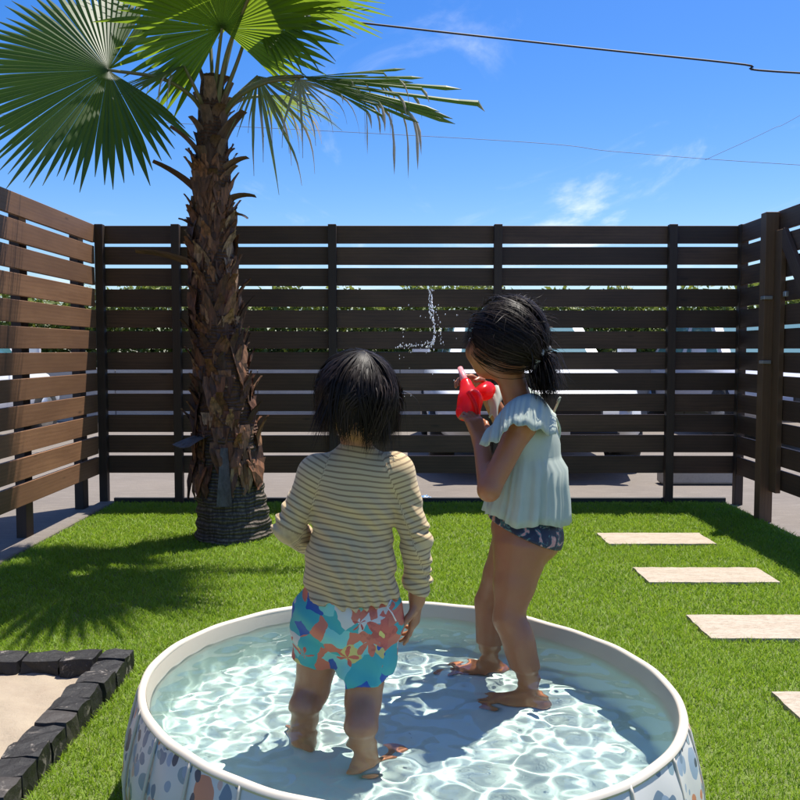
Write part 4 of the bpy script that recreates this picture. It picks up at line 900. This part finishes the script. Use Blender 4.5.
# hair: a bowl of strands falling from the crown
def boy_hair():
    r_ = np.random.default_rng(21); n, m = 3400, 13; f, rt, up = [np.array(q) for q in A_h]; c_ = hd_c + up * .004
    ax, ay, az = .096, .084, .098; crown = nrm(up * .93 - f * .30 + rt * .14); paths = []; tone = []; wd = []
    b1 = nrm(np.cross(crown, [1, 0, .2])); b2 = np.cross(crown, b1); NC = 150
    ca = r_.uniform(0, 2 * math.pi, NC); ct = r_.uniform(0, 1, NC) ** .6 * 1.3; cl_len = r_.uniform(.044, .082, NC); cl_out = r_.normal(.0, .007, NC); cl_sw = r_.normal(.25, .45, NC); cl_b = r_.normal(0, .45, NC); ctone = r_.normal(.38, .2, NC); cj = r_.normal(0, 1, (NC, 3))
    for i in range(n):
        k = r_.integers(NC); da = r_.normal(0, .17); th0 = np.clip(ct[k] + r_.normal(0, .12), .02, 1.45); P_ = []; layer = cl_out[k] + r_.normal(0, .002) - .002
        stray = r_.random() < .05; lastd = None; thend = 1.5 + r_.normal(0, .1)
        for j in range(m):
            u = j / (m - 1)
            if u < .6:
                th = th0 + (thend - th0) * (u / .6); a_ = ca[k] + da * (1 - .65 * u) + cl_sw[k] * (1 - u) * .6 + cl_b[k] * u * u * .5; dd = b1 * math.cos(a_) + b2 * math.sin(a_)
                q = nrm(crown * math.cos(th) + dd * math.sin(th)); e = np.array([q @ f * ax, q @ rt * ay, q @ up * az]); pos = c_ + f * e[0] + rt * e[1] + up * e[2] + q * (layer * math.sin(min(1, u * 2) * 1.57) + (.010 * u if stray else 0)); out = q
            else:
                if lastd is None: lastd = nrm(P_[-1] - P_[-2]); ln = cl_len[k] * (1 if out @ f < .4 else .4) * r_.uniform(.8, 1.15)
                lastd = nrm(lastd + np.array([0, 0, -.5]) - out * np.array([1, 1, 0]) * (.06 + .10 * u) + cj[k] * .12 * np.array([1, 1, .2]) + r_.normal(0, .05, 3)); pos = P_[-1] + lastd * ln / 4.
            P_.append(pos + r_.normal(0, .0006, 3))
        paths.append(P_); wd.append(r_.uniform(.0012, .0030)); tone.append(np.clip(ctone[k] + r_.normal(0, .15), 0, 1))
    V, F = ribbons(paths, wd, c_[None, None, :]); tn = np.repeat(tone, m * 2)
    Vc, Fc = ellipsoid_vf(c_ - f * .006 + up * .004, (.088, .078, .092), A_h); kp = ~(((Vc - c_) @ f > .045) & ((Vc - c_) @ up < .03)); kp &= (Vc - c_) @ up > -.060; Fc = Fc[kp[Fc].all(1)]
    V2, F2 = join_vf([(V, F), (Vc, Fc)]); tn = np.r_[tn, np.full(len(Vc), .05)]
    return V2 - np.array(boy.location), F2, tn
V, F, tn = boy_hair(); link('hair', mesh('hair', V, F, 'hair', True, {'tone': tn}), boy)

# ------------------------------------------------------------------ the girl
FD = nrm([-.88, .47, 0]); RT = np.array([FD[1], -FD[0], 0]); UP = np.array([0, 0, 1.])       # facing left and away; RT = her right
G0 = at(522, 530, 2.13)
girl = tag(empty('person', (G0[0], 2.13, .012)), 'taller child in mint ruffled top standing in the pool, holding a red squirter', 'person', 'children in the pool')
gh = at(506, 340, 2.12); gn0, gn1 = at(520, 408, 2.13), at(509, 372, 2.12)
gch, gbe, gpe = at(527, 443, 2.13), at(528, 485, 2.13), at(521, 527, 2.13)
gsn, gsf = at(522, 424, 2.045), at(533, 418, 2.215)            # near and far shoulder
geN, gwN = at(489, 490, 2.0), at(481, 442, 2.125)
geF, gwF = at(506, 428, 2.38), at(484, 388, 2.31)
ghN, ghF = at(521, 548, 2.09), at(516, 545, 2.18)
gkN, gkF = at(508, 619, 2.05), at(488, 602, 2.22)
gwlN, gwlF = atz(526, 667, WATER_Z), atz(489, 642, WATER_Z)
gaN = np.array([gwlN[0] + .012, gwlN[1] + .01, .064]); gaF = np.array([gwlF[0] + .008, gwlF[1] + .01, .064])
S = SDF((.04, 1.88, -.002), (.46, 2.46, 1.19), .0036)
HF = nrm([-.80, .60, -.02]); P_g, A_g = head(S, gh, HF, (.094, .077, .098))
S.cone(gn0, gn1, .036, .034, .022)
AT = [FD, RT, UP]
S.ell(gch, (.062, .092, .085), AT); S.ell(gbe, (.060, .080, .085), AT, .03); S.ell(gpe + FD * -.008, (.082, .092, .068), AT, .03); S.ell(gpe - FD * .045 - [0, 0, .03], (.055, .08, .055), AT, .03)
S.cone(gsn, gsf, .034, .034, .03)
S.chain([gsn, geN, gwN], [.032, .026, .020]); S.chain([gsf, geF, gwF], [.034, .028, .02])
S.chain([ghN, ghN + (gkN - ghN) * .5, gkN, gwlN, gaN], [.072, .051, .036, .031, .025]); S.chain([ghF, ghF + (gkF - ghF) * .5, gkF, gwlF, gaF], [.066, .047, .034, .030, .025])
S.ell(gkN + (gwlN - gkN) * .55 - FD * .010, (.030, .029, .06), AT, .03); S.ell(gkF + (gwlF - gkF) * .6 - FD * .008, (.029, .028, .055), AT, .03)
foot(S, gaN, (-.97, .05), .175, .026); foot(S, gaF, (-.97, .12), .175, .026)
hand(S, gwN, (-.28, .25, .9), (-.55, .8, .1), (.75, .45, .3), .118, .85, spread=.12)
hand(S, gwF, (-.80, -.30, .42), (-.25, -.55, -.75), (-.35, -.1, .9), .118, .9, spread=.10)
sdf_obj(S, 'body', 'skin_girl', girl)
for y in (-1, 1):
    c_ = P_g(.84, y * .40, -.02); V, F = ellipsoid_vf(c_ - np.array(girl.location), (.011, .011, .011), np.eye(3), 14, 10); ey = link('eye', mesh('eye', V, F, 'eye_white', True), girl)
    V, F = ellipsoid_vf(c_ + A_g[0] * .008 - np.array(girl.location), (.005, .005, .005), np.eye(3), 12, 8); link('iris', mesh('iris', V, F, 'eye_dark', True), ey)
# bottoms
S = SDF((.16, 1.96, .36), (.46, 2.32, .64), .0036)
S.ell(gpe + FD * -.008, (.087, .097, .074), AT); S.ell(gpe - FD * .045 - [0, 0, .03], (.060, .085, .060), AT, .03); S.cone(gpe, gpe + [0, 0, .05], .078, .074, .03)
S.cone(ghN, ghN + (gkN - ghN) * .5, .077, .056, .02); S.cone(ghF, ghF + (gkF - ghF) * .5, .071, .052, .02)
pf, pb = at(486, 521, 2.05), at(548, 545, 2.1); nn = nrm(np.cross(pb - pf, [0, 1, 0])); nn = nn if nn[2] < 0 else -nn; S.cut(pf, nn)
sdf_obj(S, 'swim_bottoms', 'floral_bottoms', girl, None, 1)
# peplum top: bodice ring flaring into a pleated skirt
rel = lambda p: np.array(p) - np.array(girl.location)
top = []; zs = [(422, .070, .098, 0, 527), (432, .072, .100, 0, 528), (444, .073, .099, 0, 530), (453, .071, .095, .001, 531), (457, .073, .096, .002, 531), (466, .080, .101, .0035, 530), (480, .085, .103, .006, 528), (493, .091, .106, .008, 527), (505, .096, .109, .010, 525), (513, .099, .111, .011, 524)]
for py_, a_, b_, pl, px_ in zs:
    c_ = at(px_, py_, 2.13); row = []
    for th in np.linspace(0, 2 * math.pi, 145):
        w_ = pl * (.55 * math.sin(th * 11 + 1.7 * math.sin(th * 3)) + .35 * math.sin(th * 23 + 2 * math.sin(th * 5)) + .18 * math.sin(th * 41)); bk = max(0, -math.cos(th)) * .012 * (pl > .002)
        row.append(rel(c_ + FD * (a_ + w_ + bk) * math.cos(th) + RT * (b_ + w_) * math.sin(th) + [0, 0, pl * .6 * math.sin(th * 5 + 1) + pl * 1.6 * math.cos(th - .4)]))
    top.append(row)
tp = MB().grid(top).build('top', 'mint_cloth', girl, True); sm = tp.modifiers.new('thickness', 'SOLIDIFY'); sm.thickness = .0025; sm.offset = -1
def ruffle(inner, outer, n=80, amp=.0055, fr=6):
    I = bez(inner, n); O = bez(outer, n); P_ = []
    for u in np.linspace(0, 1, 9):
        row = []
        for i in range(n):
            t = i / (n - 1); p = I[i] * (1 - u) + O[i] * u + np.array([0, 0, .018 * math.sin(math.pi * u) * 1.1]); o_ = nrm(O[i] - gch)
            row.append(rel(p + o_ * amp * u * (.7 * math.sin(t * fr * 6.28 + 1.5 * math.sin(t * 9)) + .45 * math.sin(t * fr * 14.1 + 1) + .2 * math.sin(t * fr * 31)) + np.array([0, 0, .004 * u * math.cos(t * fr * 6.28)])))
        P_.append(row)
    rf = MB().grid(P_).build('ruffle', 'mint_cloth', tp, True); s_ = rf.modifiers.new('thickness', 'SOLIDIFY'); s_.thickness = .002; s_.offset = 0
ruffle([at(495, 430, 2.03), at(502, 410, 2.04), at(518, 397, 2.06), at(538, 395, 2.09), at(556, 416, 2.12)], [at(480, 446, 1.985), at(497, 441, 1.955), at(512, 425, 1.96), at(533, 429, 1.975), at(556, 436, 2.05)])
ruffle([at(497, 428, 2.18), at(499, 405, 2.21), at(510, 395, 2.23), at(530, 396, 2.25), at(552, 418, 2.2)], [at(490, 420, 2.26), at(490, 396, 2.28), at(500, 388, 2.31), at(532, 396, 2.33), at(556, 424, 2.28)], fr=6, amp=.005)
for pts in ([at(556, 418, 2.10), at(560, 430, 2.13), at(557, 446, 2.14)], [at(553, 414, 2.2), at(560, 398, 2.17), at(557, 402, 2.17)]):
    MB().tube([rel(p) for p in bez(pts, 8)], .003, 6).build('strap', 'mint_cloth', tp, True)
# hair pulled back into a low tied tail
def girl_hair():
    r_ = np.random.default_rng(31); f, rt, up = [np.array(q) for q in A_g]; c_ = gh + up * .002; ax, ay, az = .101, .086, .104
    tie = at(536, 355, 2.085); td = tie - c_; te = nrm([td @ f / ax, td @ rt / ay, td @ up / az]); paths = []; wd = []; tone = []; m = 14
    def ellp(q, k): return c_ + f * q[0] * ax * k + rt * q[1] * ay * k + up * q[2] * az * k
    gc = r_.normal(0, 1, (90, 3)); gc /= np.linalg.norm(gc, axis=1, keepdims=True); gl = r_.normal(0, .035, 90); gp = r_.uniform(0, 6.28, 90); gw = r_.uniform(.01, .11, 90)
    cnt = 0
    while cnt < 2600:
        s_ = nrm(r_.normal(0, 1, 3))
        if s_[0] > .72 - .5 * max(0, s_[2] - .55) and s_[2] < .75: continue
        if s_[2] < -.32 and s_[0] > -.35: continue
        if s_[2] < -.50: continue
        om = math.acos(np.clip(s_ @ te, -1, 1))
        if om < .12 or om > 2.75: continue
        kk = r_.integers(90); s_ = nrm(gc[kk] + r_.normal(0, .10, 3)); om = math.acos(np.clip(s_ @ te, -1, 1))
        if om < .12 or om > 2.75 or (s_[0] > .72 and s_[2] < .7) or (s_[2] < -.35 and s_[0] > -.35) or s_[2] < -.52: continue
        lay = 1 + gl[kk] + r_.uniform(-.02, .02); P_ = []; ph_ = gp[kk] + r_.normal(0, .3); wv = gw[kk] + r_.uniform(-.01, .02); bul = abs(gl[kk]) * 1.2 + r_.uniform(0, .05) * (1 if r_.random() < .25 else .2)
        e2 = nrm(np.cross(s_, te))
        for u in np.linspace(0, 1, m):
            q = nrm((s_ * math.sin((1 - u) * om) + te * math.sin(u * om)) / math.sin(om) + e2 * wv * (math.sin(u * 5 + ph_) + .35 * math.sin(u * 17 + ph_ * 3)) * (1 - u)); P_.append(ellp(q, lay + bul * math.sin(math.pi * u) + .02 * u))
        paths.append(P_); wd.append(r_.uniform(.0012, .0030)); tone.append(np.clip(r_.normal(.5, .28), 0, 1)); cnt += 1
    tb = nrm(tie - c_)
    for i in range(900):                                       # the tail
        d = nrm(tb * .75 + r_.normal(0, .38, 3) + np.array([.05, -.1, -.1])); p = tie + r_.normal(0, .008, 3); P_ = [p]; L = r_.uniform(.07, .15); cw = r_.normal(0, .22, 3)
        for j in range(m - 1):
            d = nrm(d + np.array([.02, 0, -.24]) + cw * math.sin(j * .8) + r_.normal(0, .03, 3)); P_.append(P_[-1] + d * L / m)
        paths.append(P_); wd.append(r_.uniform(.0016, .0032)); tone.append(np.clip(r_.normal(.45, .25), 0, 1))
    for i in range(1100):                                       # flyaways
        s_ = nrm(r_.normal(0, 1, 3) + np.array([.1, 0, .55]))
        if s_[2] < -.1: continue
        p = ellp(s_, 1.0); t_ = nrm(np.cross(p - c_, r_.normal(0, 1, 3))); t_ = nrm(t_ + nrm(td) * .8); d = nrm(t_ + nrm(p - c_) * r_.uniform(.1, .9)); P_ = [p]; L = r_.uniform(.03, .09); cw = r_.normal(0, .10, 3)
        for j in range(m - 1):
            d = nrm(d + cw * math.cos(j * .6) - nrm(p - c_) * .06); P_.append(P_[-1] + d * L / m)
        paths.append(P_); wd.append(r_.uniform(.0005, .0010)); tone.append(r_.uniform(.3, 1))
    for i in range(300):                                        # loose locks at the forehead side
        s_ = nrm(np.array([r_.uniform(.45, .8), r_.uniform(-1., -.1), r_.uniform(.0, .8)])); p = ellp(s_, 1.0); d = nrm(np.array([0, 0, -.6]) + HF * .4 + r_.normal(0, .3, 3)); P_ = [p]; L = r_.uniform(.03, .08)
        for j in range(m - 1):
            d = nrm(d + np.array([0, 0, -.12]) + r_.normal(0, .05, 3)); P_.append(P_[-1] + d * L / m)
        paths.append(P_); wd.append(r_.uniform(.0006, .0016)); tone.append(r_.uniform(.4, .9))
    V, F = ribbons(paths, wd, c_[None, None, :]); tn = np.repeat(tone, m * 2)
    Vc, Fc = ellipsoid_vf(c_ - f * .006 + up * .003, (.097, .083, .100), A_g); L_ = np.stack([(Vc - c_) @ f / ax, (Vc - c_) @ rt / ay, (Vc - c_) @ up / az], 1)
    kp = ~((L_[:, 0] > .62) & (L_[:, 2] < .62)) & ~((L_[:, 2] < -.28) & (L_[:, 0] > -.35)) & (L_[:, 2] > -.5); Fc = Fc[kp[Fc].all(1)]
    Vt, Ft = ellipsoid_vf(tie + nrm(tb + np.array([0, 0, -1.])) * .045, (.022, .022, .05), [[1, 0, 0], [0, 1, 0], [0, 0, 1]], 16, 12)
    V2, F2 = join_vf([(V, F), (Vc, Fc), (Vt, Ft)]); return rel(V2), F2, np.r_[tn, np.full(len(Vc) + len(Vt), .1)], tie, tb
V, F, tn, tie, tb = girl_hair(); hr = link('hair', mesh('hair', V, F, 'hair', True, {'tone': tn}), girl)
a1 = nrm(np.cross(tb, UP)); a2 = np.cross(tb, a1)
MB().tube([rel(tie + tb * .016 + (a1 * math.cos(t) + a2 * math.sin(t)) * (.029 + .003 * math.sin(t * 9))) for t in np.linspace(0, 2 * math.pi, 40)], [.0075 + .0025 * math.sin(t * 11) for t in np.linspace(0, 2 * math.pi, 40)], 8, False).build('hair_tie', 'silver_tie', hr, True)

# ------------------------------------------------------------------ squirter and its water
tb0 = at(472, 398, 2.195)
toy = tag(empty('squirt_toy', tuple(tb0)), 'bright red plastic water squirter held in the taller child\'s hands', 'toy')
tl = lambda p: np.array(p) - tb0
nz, tl_end = at(462, 372, 2.265), at(474, 422, 2.175)
S = SDF(np.array(tb0) - [.09, .13, .11], np.array(tb0) + [.09, .16, .11], .0026)
S.cone(at(466, 384, 2.235), at(470, 400, 2.200), .016, .030, .01); S.cone(at(470, 400, 2.200), at(465, 412, 2.185), .030, .024, .012); S.cone(at(472, 400, 2.195), at(475, 424, 2.175), .022, .014, .012)
V, F = S.net(); link('tank', mesh('tank', V - tb0, F, 'red_plastic', True), toy)
MB().tube([tl(at(467, 388, 2.230)), tl(at(463, 376, 2.255)), tl(at(460, 368, 2.275))], [.012, .009, .007], 12).build('nozzle', 'pink_plastic', toy, True)
MB().tube([tl(at(475, 396, 2.215)), tl(at(484, 392, 2.245)), tl(at(488, 390, 2.265))], [.014, .024, .024], 16).build('filler_cap', 'red_plastic', toy, True)
MB().tube([tl(p) for p in bez([at(468, 392, 2.170), at(474, 402, 2.160), at(477, 414, 2.160), at(474, 424, 2.165)], 10)], .006, 8).build('trigger_guard', 'red_plastic', toy, True)
def splash():
    r_ = random.Random(8); parts = []
    def drop(p, s_): parts.append(ellipsoid_vf(p, (s_, s_, s_ * r_.uniform(1, 2.2)), np.eye(3), 8, 6))
    for p in bez([at(431, 289, 2.35), at(431.5, 303, 2.35), at(433, 318, 2.35), at(434.5, 335, 2.35), at(432, 345, 2.35)], 110): drop(p + np.array([r_.gauss(0, .0022), r_.gauss(0, .01), r_.gauss(0, .002)]), r_.uniform(.0006, .0019))
    for p in bez([at(429.5, 288, 2.35), at(429.5, 305, 2.35), at(431, 318, 2.35)], 22): drop(p + np.array([r_.gauss(0, .002), r_.gauss(0, .01), 0]), r_.uniform(.0008, .002))
    for p in bez([at(436, 305, 2.35), at(439, 330, 2.35), at(442, 345, 2.35)], 22): drop(p + np.array([r_.gauss(0, .003), r_.gauss(0, .01), 0]), r_.uniform(.0006, .0016))
    for p in bez([at(432, 344, 2.35), at(424, 347, 2.37), at(410, 345, 2.4), at(398, 347, 2.42)], 60): drop(p + np.array([r_.gauss(0, .006), r_.gauss(0, .02), r_.gauss(0, .006)]), r_.uniform(.0006, .0018))
    for k in range(24): drop(at(r_.uniform(395, 462), r_.uniform(300, 400), 2.3), r_.uniform(.0006, .0014))
    V, F = join_vf(parts); return V, F
V, F = splash(); tag(link('water_splash', mesh('water_splash', V, F, 'spray', True)), 'thin stream of water drops squirted into the air before the fence', 'water', kind='stuff')
